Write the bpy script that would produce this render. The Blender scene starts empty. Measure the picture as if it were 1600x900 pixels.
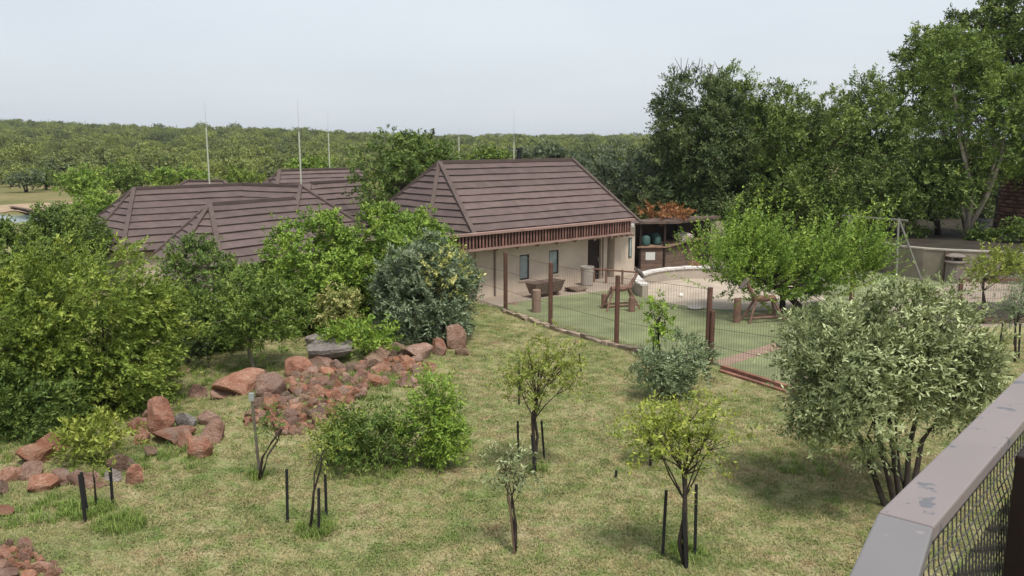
import bpy, math, random
import numpy as np
from mathutils import Vector, Matrix

R = math.radians
sc = bpy.context.scene
col = sc.collection

# ------------------------------------------------------------------ camera
FPX = 1300.0                       # focal length in pixels of a 1600 px wide frame
CAMZ = 7.0
PITCH = math.atan(228.0 / FPX)
cd = bpy.data.cameras.new('camera'); cam = bpy.data.objects.new('camera', cd); col.objects.link(cam)
cam.location = (0, 0, CAMZ); cam.rotation_euler = (R(90) - PITCH, 0, 0)
cd.sensor_width = 36; cd.lens = 36 * FPX / 1600; cd.clip_start = 0.05; cd.clip_end = 9000
sc.camera = cam

# ------------------------------------------------------------------ sky and sun
SUN_EL, SUN_AZ = R(64), R(152)     # azimuth clockwise from +Y
wd = bpy.data.worlds.new('World'); sc.world = wd; wd.use_nodes = True
wn = wd.node_tree; wn.nodes.clear()
wo = wn.nodes.new('ShaderNodeOutputWorld'); bg = wn.nodes.new('ShaderNodeBackground')
sky = wn.nodes.new('ShaderNodeTexSky'); sky.sky_type = 'NISHITA'; sky.sun_disc = False
sky.sun_elevation = SUN_EL; sky.sun_rotation = SUN_AZ; sky.air_density = 1.0; sky.dust_density = 3.0; sky.ozone_density = 1.0
mixw = wn.nodes.new('ShaderNodeMix'); mixw.data_type = 'RGBA'
tcw = wn.nodes.new('ShaderNodeTexCoord'); nzw = wn.nodes.new('ShaderNodeTexNoise')
mpw = wn.nodes.new('ShaderNodeMapping'); mpw.inputs['Scale'].default_value = (1, 1, 3.5)
nzw.inputs['Scale'].default_value = 1.6; nzw.inputs['Detail'].default_value = 4
rpw = wn.nodes.new('ShaderNodeValToRGB')
rpw.color_ramp.elements[0].position = 0.3; rpw.color_ramp.elements[0].color = (3.6, 3.92, 4.3, 1)
rpw.color_ramp.elements[1].position = 0.7; rpw.color_ramp.elements[1].color = (4.35, 4.6, 4.85, 1)
wn.links.new(tcw.outputs['Generated'], mpw.inputs['Vector']); wn.links.new(mpw.outputs[0], nzw.inputs['Vector'])
wn.links.new(nzw.outputs['Fac'], rpw.inputs['Fac'])
mixw.inputs[0].default_value = 0.85      # thin even overcast over the clear sky
wn.links.new(sky.outputs[0], mixw.inputs[6]); wn.links.new(rpw.outputs[0], mixw.inputs[7])
wn.links.new(mixw.outputs[2], bg.inputs[0]); bg.inputs[1].default_value = 0.1
wn.links.new(bg.outputs[0], wo.inputs[0])
sd = bpy.data.lights.new('sun', 'SUN'); sd.energy = 2.0; sd.angle = R(11); sd.color = (1.0, 0.95, 0.86)
sun = bpy.data.objects.new('sun', sd); col.objects.link(sun)
sdir = Vector((math.sin(SUN_AZ) * math.cos(SUN_EL), math.cos(SUN_AZ) * math.cos(SUN_EL), math.sin(SUN_EL)))
sun.rotation_euler = (-sdir).to_track_quat('-Z', 'Y').to_euler(); sun.location = sdir * 60
sc.view_settings.view_transform = 'Standard'; sc.view_settings.look = 'None'
sc.view_settings.exposure = 0.92; sc.view_settings.gamma = 1.0; sc.view_settings.use_curve_mapping = False
sc.cycles.use_denoising = True
sc.cycles.max_bounces = 6; sc.cycles.diffuse_bounces = 3; sc.cycles.transmission_bounces = 4
sc.cycles.transparent_max_bounces = 8

# ------------------------------------------------------------------ geometry of the place
CP, SP = math.cos(PITCH), math.sin(PITCH)
def ray(u, v):
    x = (u - 800) / FPX; y = (450 - v) / FPX
    return np.array([x, CP + y * SP, -SP + y * CP])
def P(u, v, Y):                     # point at distance Y in front of the deck
    d = ray(u, v); t = Y / d[1]
    return np.array([d[0] * t, Y, CAMZ + d[2] * t])
def H(u, v, z):                     # point at height z
    d = ray(u, v); t = (z - CAMZ) / d[2]
    return np.array([d[0] * t, d[1] * t, z])
def smooth(a, b, x):
    t = np.clip((x - a) / (b - a), 0, 1); return t * t * (3 - 2 * t)
MOUNDS = []
for (u, v, rx, ry, h) in ((545, 620, 2.6, 2.2, 0.45), (400, 645, 1.3, 1.2, 0.2), (275, 680, 1.6, 1.2, 0.18), (20, 890, 1.3, 1.0, 0.3), (600, 560, 2.2, 1.2, 0.25)):
    p = H(u, v, 0); MOUNDS.append((p[0], p[1], rx, ry, h))
def gz(x, y):
    x = np.asarray(x, float); y = np.asarray(y, float)
    z = np.zeros(np.broadcast(x, y).shape)
    for (mx, my, rx, ry, h) in MOUNDS:
        z = z + h * np.exp(-((x - mx) / rx) ** 2 - ((y - my) / ry) ** 2)
    # bushveld hill
    ang = x / np.maximum(y, 30)
    top = 5.5 + 11.5 * smooth(0.10, -0.62, ang) + 1.2 * np.sin(x * 0.012 + 1.0) + 0.8 * np.sin(x * 0.031)
    z = z + smooth(120, 620, y) * top
    # dam
    dm = np.clip(1 - np.sqrt(((x + 66) / 24.0) ** 2 + ((y - 78) / 12.5) ** 2), 0, 1)
    z = z - 1.6 * smooth(0, 0.35, dm)
    return z
def gz1(x, y): return float(gz(x, y))
def G(u, v):                        # where the ray meets the ground
    p = H(u, v, 0)
    for _ in range(8):
        p = H(u, v, gz1(p[0], p[1]))
    return p

# ------------------------------------------------------------------ materials
MATS = {}
def nodes(name):
    m = bpy.data.materials.new(name); m.use_nodes = True
    nt = m.node_tree; b = nt.nodes['Principled BSDF']
    return m, nt, b
def N(nt, t, **kw):
    n = nt.nodes.new(t)
    for k, v in kw.items(): setattr(n, k, v)
    return n
def noise(nt, scale, detail=4, rough=0.6, coord='Object', vec=None, stretch=None):
    nz = N(nt, 'ShaderNodeTexNoise'); nz.inputs['Scale'].default_value = scale
    nz.inputs['Detail'].default_value = detail; nz.inputs['Roughness'].default_value = rough
    if vec is None:
        if coord == 'Position':
            g = N(nt, 'ShaderNodeNewGeometry'); vec = g.outputs['Position']
        else:
            t = N(nt, 'ShaderNodeTexCoord'); vec = t.outputs[coord]
    if stretch:
        mp = N(nt, 'ShaderNodeMapping'); mp.inputs['Scale'].default_value = stretch
        nt.links.new(vec, mp.inputs['Vector']); vec = mp.outputs[0]
    nt.links.new(vec, nz.inputs['Vector'])
    return nz
def ramp(nt, fac, stops):
    r = N(nt, 'ShaderNodeValToRGB'); e = r.color_ramp.elements
    e[0].position, e[0].color = stops[0][0], (*stops[0][1], 1)
    e[1].position, e[1].color = stops[-1][0], (*stops[-1][1], 1)
    for p, c in stops[1:-1]:
        k = e.new(p); k.color = (*c, 1)
    nt.links.new(fac, r.inputs['Fac']); return r
def mixc(nt, fac, a, b, blend='MIX'):
    m = N(nt, 'ShaderNodeMix'); m.data_type = 'RGBA'; m.blend_type = blend
    for s, val in ((m.inputs[0], fac), (m.inputs[6], a), (m.inputs[7], b)):
        if hasattr(val, 'node'): nt.links.new(val, s)
        elif isinstance(val, tuple): s.default_value = (*val, 1)
        else: s.default_value = val
    return m.outputs[2]
def bump(nt, b, h, strength=0.4, dist=0.02):
    bp = N(nt, 'ShaderNodeBump'); bp.inputs['Strength'].default_value = strength; bp.inputs['Distance'].default_value = dist
    nt.links.new(h, bp.inputs['Height']); nt.links.new(bp.outputs[0], b.inputs['Normal'])
def plain(name, c, rough=0.8, var=0.25, scale=3.0, coord='Position', bmp=0.3, stretch=None, spec=0.3, metal=0.0, fine=None, rnd=0.0):
    if name in MATS: return MATS[name]
    m, nt, b = nodes(name)
    nz = noise(nt, scale, 6, 0.65, coord, stretch=stretch)
    lo = tuple(x * (1 - var) for x in c); hi = tuple(min(1, x * (1 + var)) for x in c)
    r = ramp(nt, nz.outputs['Fac'], [(0.3, lo), (0.7, hi)])
    out = r.outputs[0]
    if rnd:
        oi = N(nt, 'ShaderNodeObjectInfo')
        rr = ramp(nt, oi.outputs['Random'], [(0, (1 - rnd,) * 3), (1, (1 + rnd,) * 3)])
        out = mixc(nt, 1.0, out, rr.outputs[0], 'MULTIPLY')
    nt.links.new(out, b.inputs['Base Color'])
    b.inputs['Roughness'].default_value = rough; b.inputs['Specular IOR Level'].default_value = spec; b.inputs['Metallic'].default_value = metal
    nf = noise(nt, fine or scale * 9, 4, 0.7, coord, stretch=stretch)
    if bmp: bump(nt, b, nf.outputs['Fac'], bmp, 0.02)
    MATS[name] = m; return m
def leafmat(name, c0, c1, c2=None, trans=0.18, rnd=0.12):
    if name in MATS: return MATS[name]
    m, nt, b = nodes(name)
    at = N(nt, 'ShaderNodeAttribute'); at.attribute_name = 'lv'
    c0 = (c0[0] * 1.2, c0[1] * 1.2, c0[2] * 1.2); c1 = (c1[0] * 1.42, c1[1] * 1.42, c1[2] * 1.3); c2 = c2 and (c2[0] * 1.28, c2[1] * 1.28, c2[2] * 1.2)
    stops = [(0.05, c0), (0.55, c1), (0.97, c2 or tuple(min(1, x * 1.45) for x in c1))]
    r = ramp(nt, at.outputs['Fac'], stops)
    oi = N(nt, 'ShaderNodeObjectInfo')
    rr = ramp(nt, oi.outputs['Random'], [(0, (1 - rnd, 1 - rnd, 1 - rnd * 0.6)), (1, (1 + rnd, 1 + rnd * 0.8, 1))])
    cc = mixc(nt, 1.0, r.outputs[0], rr.outputs[0], 'MULTIPLY')
    nt.links.new(cc, b.inputs['Base Color']); b.inputs['Roughness'].default_value = 0.5; b.inputs['Specular IOR Level'].default_value = 0.25
    tr = N(nt, 'ShaderNodeBsdfTranslucent'); nt.links.new(mixc(nt, 1.0, cc, (1.25, 1.15, 0.55), 'MULTIPLY'), tr.inputs['Color'])
    ms = N(nt, 'ShaderNodeMixShader'); ms.inputs[0].default_value = trans
    out = nt.nodes['Material Output']
    nt.links.new(b.outputs[0], ms.inputs[1]); nt.links.new(tr.outputs[0], ms.inputs[2]); nt.links.new(ms.outputs[0], out.inputs['Surface'])
    MATS[name] = m; return m

# ------------------------------------------------------------------ mesh helpers
def link(name, me, mat=None, parent=None, loc=None):
    o = bpy.data.objects.new(name, me); col.objects.link(o)
    if mat is not None and me is not None and not me.materials: me.materials.append(mat)
    if parent is not None: o.parent = parent
    if loc is not None: o.location = loc
    return o
def tag(o, label=None, cat=None, group=None, kind=None):
    if label: o['label'] = label
    if cat: o['category'] = cat
    if group: o['group'] = group
    if kind: o['kind'] = kind
    return o
def thing(name, label, cat, loc=(0, 0, 0), group=None):
    o = bpy.data.objects.new(name, None); o.empty_display_size = 0.2; col.objects.link(o)
    o.location = [float(a) for a in loc]
    return tag(o, label, cat, group)
def fast_mesh(name, verts, faces, attr=None, smooth_shade=False):
    """verts (n,3) array, faces (m,k) array; attr: per-face float 'lv'"""
    me = bpy.data.meshes.new(name)
    verts = np.ascontiguousarray(verts, dtype=np.float32); faces = np.ascontiguousarray(faces, dtype=np.int32)
    n, (m, k) = len(verts), faces.shape
    me.vertices.add(n); me.vertices.foreach_set('co', verts.ravel())
    me.loops.add(m * k); me.loops.foreach_set('vertex_index', faces.ravel())
    me.polygons.add(m); me.polygons.foreach_set('loop_start', np.arange(0, m * k, k, dtype=np.int32))
    me.polygons.foreach_set('loop_total', np.full(m, k, dtype=np.int32))
    if smooth_shade: me.polygons.foreach_set('use_smooth', np.ones(m, dtype=bool))
    me.update(calc_edges=True)
    if attr is not None:
        a = me.attributes.new('lv', 'FLOAT', 'FACE'); a.data.foreach_set('value', np.ascontiguousarray(attr, dtype=np.float32))
    return me
class MB:
    def __init__(s): s.v = []; s.f = []
    def add(s, vs, fs):
        o = len(s.v); s.v += [tuple(float(c) for c in p) for p in vs]; s.f += [tuple(i + o for i in f) for f in fs]; return s
    def box8(s, p):                # four bottom corners then four top corners
        return s.add(p, [(3, 2, 1, 0), (4, 5, 6, 7), (0, 1, 5, 4), (1, 2, 6, 5), (2, 3, 7, 6), (3, 0, 4, 7)])
    def box(s, c, d, rz=0.0):
        cx, cy, cz = c; dx, dy, dz = (d[0] / 2, d[1] / 2, d[2] / 2); ca, sa = math.cos(rz), math.sin(rz)
        p = []
        for z in (-dz, dz):
            for x, y in ((-dx, -dy), (dx, -dy), (dx, dy), (-dx, dy)):
                p.append((cx + x * ca - y * sa, cy + x * sa + y * ca, cz + z))
        return s.box8(p)
    def beam(s, a, b, w, h, up=(0, 0, 1)):
        a = Vector(a); b = Vector(b); d = (b - a).normalized(); up = Vector(up)
        if abs(d.dot(up)) > 0.97: up = Vector((0, 1, 0))
        r = d.cross(up).normalized() * (w / 2); q = r.cross(d).normalized() * (h / 2)
        return s.box8([a - r - q, a + r - q, b + r - q, b - r - q, a - r + q, a + r + q, b + r + q, b - r + q])
    def tube(s, pts, rad, sides=8, cap=True):
        pts = [Vector(p) for p in pts]
        if not hasattr(rad, '__len__'): rad = [rad] * len(pts)
        o = len(s.v)
        for i, p in enumerate(pts):
            d = (pts[min(i + 1, len(pts) - 1)] - pts[max(i - 1, 0)]).normalized()
            up = Vector((0, 0, 1)) if abs(d.z) < 0.9 else Vector((1, 0, 0))
            a = d.cross(up).normalized(); b = a.cross(d)
            for k in range(sides):
                t = 2 * math.pi * k / sides
                s.v.append(tuple(p + (a * math.cos(t) + b * math.sin(t)) * rad[i]))
        for i in range(len(pts) - 1):
            for k in range(sides):
                k2 = (k + 1) % sides
                s.f.append((o + i * sides + k, o + i * sides + k2, o + (i + 1) * sides + k2, o + (i + 1) * sides + k))
        if cap:
            s.f.append(tuple(o + k for k in range(sides))[::-1])
            s.f.append(tuple(o + (len(pts) - 1) * sides + k for k in range(sides)))
        return s
    def prism(s, poly, z0, z1):    # poly: list of (x,y), counter-clockwise
        n = len(poly)
        vs = [(x, y, z0) for x, y in poly] + [(x, y, z1) for x, y in poly]
        fs = [tuple(range(n))[::-1], tuple(range(n, 2 * n))] + [(i, (i + 1) % n, n + (i + 1) % n, n + i) for i in range(n)]
        return s.add(vs, fs)
    def lathe(s, prof, c=(0, 0), seg=16):
        o = len(s.v); n = len(prof)
        for k in range(seg):
            t = 2 * math.pi * k / seg
            for r, z in prof: s.v.append((c[0] + r * math.cos(t), c[1] + r * math.sin(t), z))
        for k in range(seg):
            k2 = (k + 1) % seg
            for i in range(n - 1): s.f.append((o + k * n + i, o + k2 * n + i, o + k2 * n + i + 1, o + k * n + i + 1))
        return s
    def build(s, name, mat, parent=None, off=None, smooth_shade=False, bevel=0.0):
        me = bpy.data.meshes.new(name)
        if off is None and parent is not None:
            off = parent
            while off.parent is not None: off = off.parent
            off = off.location
        v = s.v if off is None else [(a - off[0], b - off[1], c - off[2]) for a, b, c in s.v]
        me.from_pydata(v, [], s.f); me.update()
        if smooth_shade: me.polygons.foreach_set('use_smooth', [True] * len(me.polygons))
        o = link(name, me, mat, parent)
        if bevel:
            md = o.modifiers.new('bevel', 'BEVEL'); md.width = bevel; md.segments = 2; md.limit_method = 'ANGLE'
        return o
def copy_tree(o, parent=None):
    c = o.copy(); col.objects.link(c); c.parent = parent
    for ch in list(o.children): copy_tree(ch, c)
    return c
def sheet(name, poly, z, mat, kind='structure'):
    me = bpy.data.meshes.new(name); me.from_pydata([(float(x), float(y), z) for x, y in poly], [], [tuple(range(len(poly)))]); me.update()
    if me.polygons[0].normal.z < 0: me.flip_normals()
    return tag(link(name, me, mat), kind=kind)

# ------------------------------------------------------------------ plants
KF = 3.2                            # leaf area factor
def unit(a): return a / np.maximum(np.linalg.norm(a, axis=-1, keepdims=True), 1e-9)
def lobes_in(c, r, n, rng, lo=0.32, hi=0.52, flat=0.0, core=0.7):
    c = np.array(c, float); r = np.array(r, float) * 1.13
    L = [(c, r * core)]
    for i in range(n):
        d = unit(rng.normal(size=3)); 
        if flat and d[2] < -flat: d[2] = -flat * rng.random(); d = unit(d)
        k = rng.uniform(lo, hi)
        L.append((c + d * r * (1.0 - k) * rng.uniform(0.92, 1.06), r * k * rng.uniform(0.9, 1.12, 3)))
    return L
def clumps_in(L, n, rng, deep=0.72):
    w = np.array([np.prod(r) ** (2 / 3) for c, r in L]); w /= w.sum()
    idx = rng.choice(len(L), n, p=w)
    C = np.array([c for c, r in L])[idx]; Rr = np.array([r for c, r in L])[idx]
    d = unit(rng.normal(size=(n, 3)))
    q = rng.uniform(deep, 1.0, (n, 1)) ** 0.8
    return C + d * Rr * q, d
def leaves(L, spec, seed, k=None):
    """leaf quads on twigs spread through the crown; returns verts, faces, lv and clump centres"""
    rng = np.random.default_rng(seed)
    S = dict(nc=260, nl=9, tl=0.5, ll=0.12, lw=0.05, out=0.8, up=0.5, rnd=0.6, wind=(0, 0, 0), droop=0.12, cj=0.18, k=3.2, fan=1.0, deep=0.8, face=1.0)
    S.update(spec)
    if k: S['k'] = k
    # silhouette area estimate from the union of lobes
    pts = np.concatenate([c + unit(rng.normal(size=(60, 3))) * r for c, r in L]); 
    x0, x1 = np.percentile(pts[:, 0], [2, 98]); z0, z1 = np.percentile(pts[:, 2], [2, 98])
    area = 0.8 * (x1 - x0) * (z1 - z0)
    nleaf = area * S['k'] * KF / (S['ll'] * S['lw'] * 0.55)
    nt = max(20, int(nleaf / S['nl']))
    C, D = clumps_in(L, S['nc'], rng, S['deep'])
    keep = C[:, 2] > S.get('zmin', -1e9); C, D = C[keep], D[keep]
    cl = rng.random(len(C))
    ti = rng.integers(0, len(C), nt)
    base = C[ti] + rng.normal(size=(nt, 3)) * S['cj']
    d = unit(D[ti] * S['out'] + np.array([0, 0, 1.0]) * S['up'] + np.array(S['wind']) + rng.normal(size=(nt, 3)) * S['rnd'])
    ln = S['tl'] * rng.uniform(0.5, 1.25, nt)
    nl = S['nl']
    t = (np.arange(nl) + 0.6) / nl
    t = t[None, :] + rng.normal(size=(nt, nl)) * 0.04
    pos = base[:, None, :] + d[:, None, :] * (ln[:, None] * t)[..., None]
    pos[..., 2] -= S['droop'] * (ln[:, None] * t ** 2)
    a = unit(np.cross(d, rng.normal(size=(nt, 3)))); b = np.cross(d, a)
    ph = np.arange(nl) * 2.4 + rng.random((nt, 1)) * 6.28
    side = a[:, None, :] * np.cos(ph)[..., None] + b[:, None, :] * np.sin(ph)[..., None]
    ld = unit(d[:, None, :] * 0.75 + side * S['fan'] + rng.normal(size=(nt, nl, 3)) * 0.3 + np.array(S['wind']) * 0.5)
    nrm = unit(D[ti][:, None, :] * S['face'] + np.array([0, 0, 0.45]) + rng.normal(size=(nt, nl, 3)) * 0.42)   # leaves turn their faces outward to the light
    sd_ = unit(np.cross(ld, nrm) + rng.normal(size=(nt, nl, 3)) * 0.12)
    sz = rng.uniform(0.65, 1.3, (nt, nl, 1))
    ll, lw = S['ll'] * sz, S['lw'] * sz
    v = np.stack([pos, pos + ld * ll * 0.45 + sd_ * lw * 0.5, pos + ld * ll, pos + ld * ll * 0.45 - sd_ * lw * 0.5], axis=2).reshape(-1, 3)
    lv = np.clip(0.48 * cl[ti][:, None] + 0.37 * rng.random((nt, nl)) + 0.2 * t, 0, 1).reshape(-1)
    f = np.arange(len(v), dtype=np.int32).reshape(-1, 4)
    return v, f, lv, C
def skeleton(mb, base, fork, C, rng, nlimb, r0, sides=5, stems=1, spread=0.25, wig=0.06, sub=0):
    base = np.array(base, float); fork = np.array(fork, float)
    forks = []
    H_ = np.linalg.norm(fork - base)
    for s in range(stems):
        o = rng.normal(size=3) * spread * (1 if stems > 1 else 0); o[2] *= 0.3
        fk = fork + o * H_ * 0.6
        b0 = base + np.array([o[0], o[1], 0]) * 0.22 * H_ * (1 if stems > 1 else 0)
        ts = np.linspace(0, 1, 5); pts = []
        for t in ts:
            p = b0 + (fk - b0) * t + (rng.normal(size=3) * wig * H_ * (0 < t < 1)); pts.append(p)
        pts[0] = b0 - np.array([0, 0, 0.06])
        rr = r0 / math.sqrt(stems) ** 0.8
        mb.tube(pts, [rr * (1.25 - 0.55 * t) for t in ts], 7)
        forks.append((pts, rr))
    if nlimb and len(C):
        idx = [rng.integers(len(C))]                     # spread the limbs out
        dist = np.linalg.norm(C - C[idx[0]], axis=1)
        for _ in range(min(nlimb, len(C)) - 1):
            j = int(np.argmax(dist)); idx.append(j); dist = np.minimum(dist, np.linalg.norm(C - C[j], axis=1))
        for j in idx:
            tgt = C[j]
            pts, rr = min(forks, key=lambda q: np.linalg.norm(q[0][-1] - tgt) + rng.random() * 0.3)
            st = pts[-1] if rng.random() < 0.6 else pts[-2]
            mid = st * 0.5 + tgt * 0.5 + np.array([0, 0, 0.12 * np.linalg.norm(tgt - st)]) + rng.normal(size=3) * 0.05 * np.linalg.norm(tgt - st)
            P_ = [st, st * 0.5 + mid * 0.5 + rng.normal(size=3) * 0.02, mid, mid * 0.45 + tgt * 0.55, tgt]
            mb.tube(P_, [rr * 0.5, rr * 0.36, rr * 0.24, rr * 0.16, rr * 0.07], sides, cap=False)
            if sub:
                near = np.argsort(np.linalg.norm(C - tgt, axis=1))[1:sub + 1]
                for q in near:
                    mb.tube([P_[2], (P_[2] + C[q]) / 2 + rng.normal(size=3) * 0.04, C[q]], [rr * 0.22, rr * 0.15, rr * 0.06], 4, cap=False)
def plant(name, label, cat, base, crown, spec, lm, bark, seed, group=None, trunk=0.1, fork=None, limbs=10, stems=1,
          nl=10, flat=0.35, sub=0, spread=0.25, lobes=None, extra=None, wig=0.06, plus=None, dome=False):
    """crown: list of (centre, radii)"""
    rng = np.random.default_rng(seed + 77)
    base = np.array(base, float)
    root = thing(name, label, cat, base, group)
    L = []
    for c, r in crown:
        L += lobes_in(c, r, nl, rng, 0.2, 0.36, flat, 0.87) if dome else lobes_in(c, r, nl, rng, flat=flat)
    v, f, lv, C = leaves(L, spec, seed)
    if plus:
        L2 = []
        for c_, r_ in plus[0]: L2 += lobes_in(c_, r_, 5, rng, flat=0.0)
        v2, f2, lv2, C2 = leaves(L2, plus[1], seed + 5)
        f = np.concatenate([f, f2 + len(v)]); v = np.concatenate([v, v2]); lv = np.concatenate([lv, lv2])
    cr = link('crown', fast_mesh('crown', v - base, f, lv), lm, root)
    if fork is None:
        c0, r0 = crown[0]; fork = np.array([c0[0] * 0.6 + base[0] * 0.4, c0[1] * 0.6 + base[1] * 0.4, max(c0[2] - r0[2] * 0.55, base[2] + 0.3)])
    mb = MB(); skeleton(mb, base, fork, C, rng, limbs, trunk, stems=stems, sub=sub, spread=spread, wig=wig)
    if extra: extra(mb, C, rng)
    mb.build('trunk', bark, root, smooth_shade=True)
    return root
def cpx(u0, u1, v0, v1, Y, dr=0.9):    # crown ellipsoid seen between these pixels, standing at distance Y
    a = P(u0, v1, Y); b = P(u1, v0, Y)
    rx = (b[0] - a[0]) / 2; rz = (b[2] - a[2]) / 2
    return ((a + b) / 2, np.array([rx, min(rx, rz * 1.4) * dr, rz]))

# ------------------------------------------------------------------ ground
def lawn_color(nt, fine=True):
    g = N(nt, 'ShaderNodeNewGeometry'); pos = g.outputs['Position']
    n1 = noise(nt, 0.55, 5, 0.6, vec=pos); n2 = noise(nt, 3.2, 5, 0.65, vec=pos); n3 = noise(nt, 26, 4, 0.7, vec=pos, stretch=(1, 0.45, 1))
    c = ramp(nt, n1.outputs['Fac'], [(0.34, (0.222, 0.242, 0.104)), (0.5, (0.305, 0.285, 0.148)), (0.66, (0.365, 0.318, 0.188))]).outputs[0]
    g2 = ramp(nt, n2.outputs['Fac'], [(0.36, (0.62, 0.86, 0.52)), (0.52, (1, 1, 1)), (0.7, (1.22, 1.10, 1.12))]).outputs[0]
    c = mixc(nt, 0.85, c, g2, 'MULTIPLY')
    g3 = ramp(nt, n3.outputs['Fac'], [(0.32, (0.45, 0.5, 0.4)), (0.52, (1, 1, 1)), (0.72, (1.45, 1.4, 1.35))]).outputs[0]
    c = mixc(nt, 0.75, c, g3, 'MULTIPLY')
    # red soil showing through
    n4 = noise(nt, 1.1, 5, 0.7, vec=pos)
    r4 = ramp(nt, n4.outputs['Fac'], [(0.58, (0, 0, 0)), (0.70, (1, 1, 1))]).outputs[0]
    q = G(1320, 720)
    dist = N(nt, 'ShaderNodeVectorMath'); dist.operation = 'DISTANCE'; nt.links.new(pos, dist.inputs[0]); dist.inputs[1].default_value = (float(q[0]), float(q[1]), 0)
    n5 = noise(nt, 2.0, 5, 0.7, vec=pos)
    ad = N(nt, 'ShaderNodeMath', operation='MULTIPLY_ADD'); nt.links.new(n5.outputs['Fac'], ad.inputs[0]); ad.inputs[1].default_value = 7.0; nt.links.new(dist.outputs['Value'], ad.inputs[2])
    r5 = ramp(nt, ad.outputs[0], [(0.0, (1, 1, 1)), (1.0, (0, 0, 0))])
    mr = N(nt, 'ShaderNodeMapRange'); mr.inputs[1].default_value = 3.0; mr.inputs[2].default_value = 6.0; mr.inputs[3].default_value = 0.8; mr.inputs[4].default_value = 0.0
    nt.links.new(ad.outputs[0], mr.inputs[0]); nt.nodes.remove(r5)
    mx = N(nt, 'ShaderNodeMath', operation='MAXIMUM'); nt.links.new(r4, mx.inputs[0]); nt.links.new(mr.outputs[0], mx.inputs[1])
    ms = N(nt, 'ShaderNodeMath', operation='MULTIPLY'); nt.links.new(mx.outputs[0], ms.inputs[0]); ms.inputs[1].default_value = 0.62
    return c, ms.outputs[0], pos
m, nt, b = nodes('ground')
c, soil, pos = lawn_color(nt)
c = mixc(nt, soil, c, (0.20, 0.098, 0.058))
sp = N(nt, 'ShaderNodeSeparateXYZ'); nt.links.new(pos, sp.inputs[0])
nv = noise(nt, 0.06, 6, 0.65, vec=pos); nv2 = noise(nt, 0.9, 5, 0.7, vec=pos)
veld = ramp(nt, nv.outputs['Fac'], [(0.35, (0.115, 0.125, 0.045)), (0.55, (0.20, 0.175, 0.085)), (0.7, (0.30, 0.215, 0.13))]).outputs[0]
veld = mixc(nt, 0.6, veld, ramp(nt, nv2.outputs['Fac'], [(0.3, (0.6, 0.65, 0.5)), (0.7, (1.3, 1.25, 1.2))]).outputs[0], 'MULTIPLY')
mr = N(nt, 'ShaderNodeMapRange'); mr.inputs[1].default_value = 52; mr.inputs[2].default_value = 64; nt.links.new(sp.outputs['Y'], mr.inputs[0])
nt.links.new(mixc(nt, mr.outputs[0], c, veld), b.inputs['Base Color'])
b.inputs['Roughness'].default_value = 0.95; b.inputs['Specular IOR Level'].default_value = 0.1
nb = noise(nt, 18, 6, 0.75, vec=pos); bump(nt, b, nb.outputs['Fac'], 0.7, 0.05)
GROUND = m
def axis(a, lim, grow):
    o = [0.0]; s = a
    while o[-1] < lim: o.append(o[-1] + s); s = s if o[-1] < 30 else s * grow
    return np.array(o)
xp = axis(0.45, 5000, 1.12); xs = np.concatenate([-xp[::-1][:-1], xp])
yp = axis(0.45, 7000, 1.07); ys = np.concatenate([[-400, -100, -40, -15, -5], yp])
XX, YY = np.meshgrid(xs, ys); ZZ = gz(XX, YY)
nx, ny = len(xs), len(ys)
ii = (np.arange(ny - 1)[:, None] * nx + np.arange(nx - 1)[None, :]).ravel()
fc = np.stack([ii, ii + 1, ii + 1 + nx, ii + nx], axis=1)
tag(link('ground', fast_mesh('ground', np.stack([XX.ravel(), YY.ravel(), ZZ.ravel()], 1), fc, smooth_shade=True), GROUND), kind='structure')

# water of the dam
m, nt, b = nodes('water'); b.inputs['Base Color'].default_value = (0.17, 0.235, 0.215, 1); b.inputs['Roughness'].default_value = 0.12
bump(nt, b, noise(nt, 1.5, 3, 0.5, 'Position').outputs['Fac'], 0.08, 0.05)
t = np.linspace(0, 2 * math.pi, 40, endpoint=False)
sheet('water', [(-66 + 23 * math.cos(a), 78 + 11.9 * math.sin(a)) for a in t], -0.42, m)
sand = plain('bank_sand', (0.34, 0.25, 0.165), 0.95, 0.25, 0.8)
xs_ = np.linspace(-72, -36, 30); rows = []
for i, fr in enumerate((0, 0.33, 0.66, 1.0)):
    for x in xs_:
        yb = 78 + 11.0 * math.sqrt(max(0, 1 - ((x + 66) / 23.5) ** 2)) + 0.4 * math.sin(x * 1.3)
        w_ = 11 * (0.55 + 0.45 * math.sin(x * 0.35 + 1))
        y = yb + fr * max(3, w_); rows.append((x, y, gz1(x, y) + 0.05))
nn = len(xs_); fcs = [(r * nn + i, r * nn + i + 1, (r + 1) * nn + i + 1, (r + 1) * nn + i) for r in range(3) for i in range(nn - 1)]
tag(link('sand_bank', fast_mesh('sand_bank', np.array(rows), np.array(fcs), smooth_shade=True), sand), kind='structure')

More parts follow.
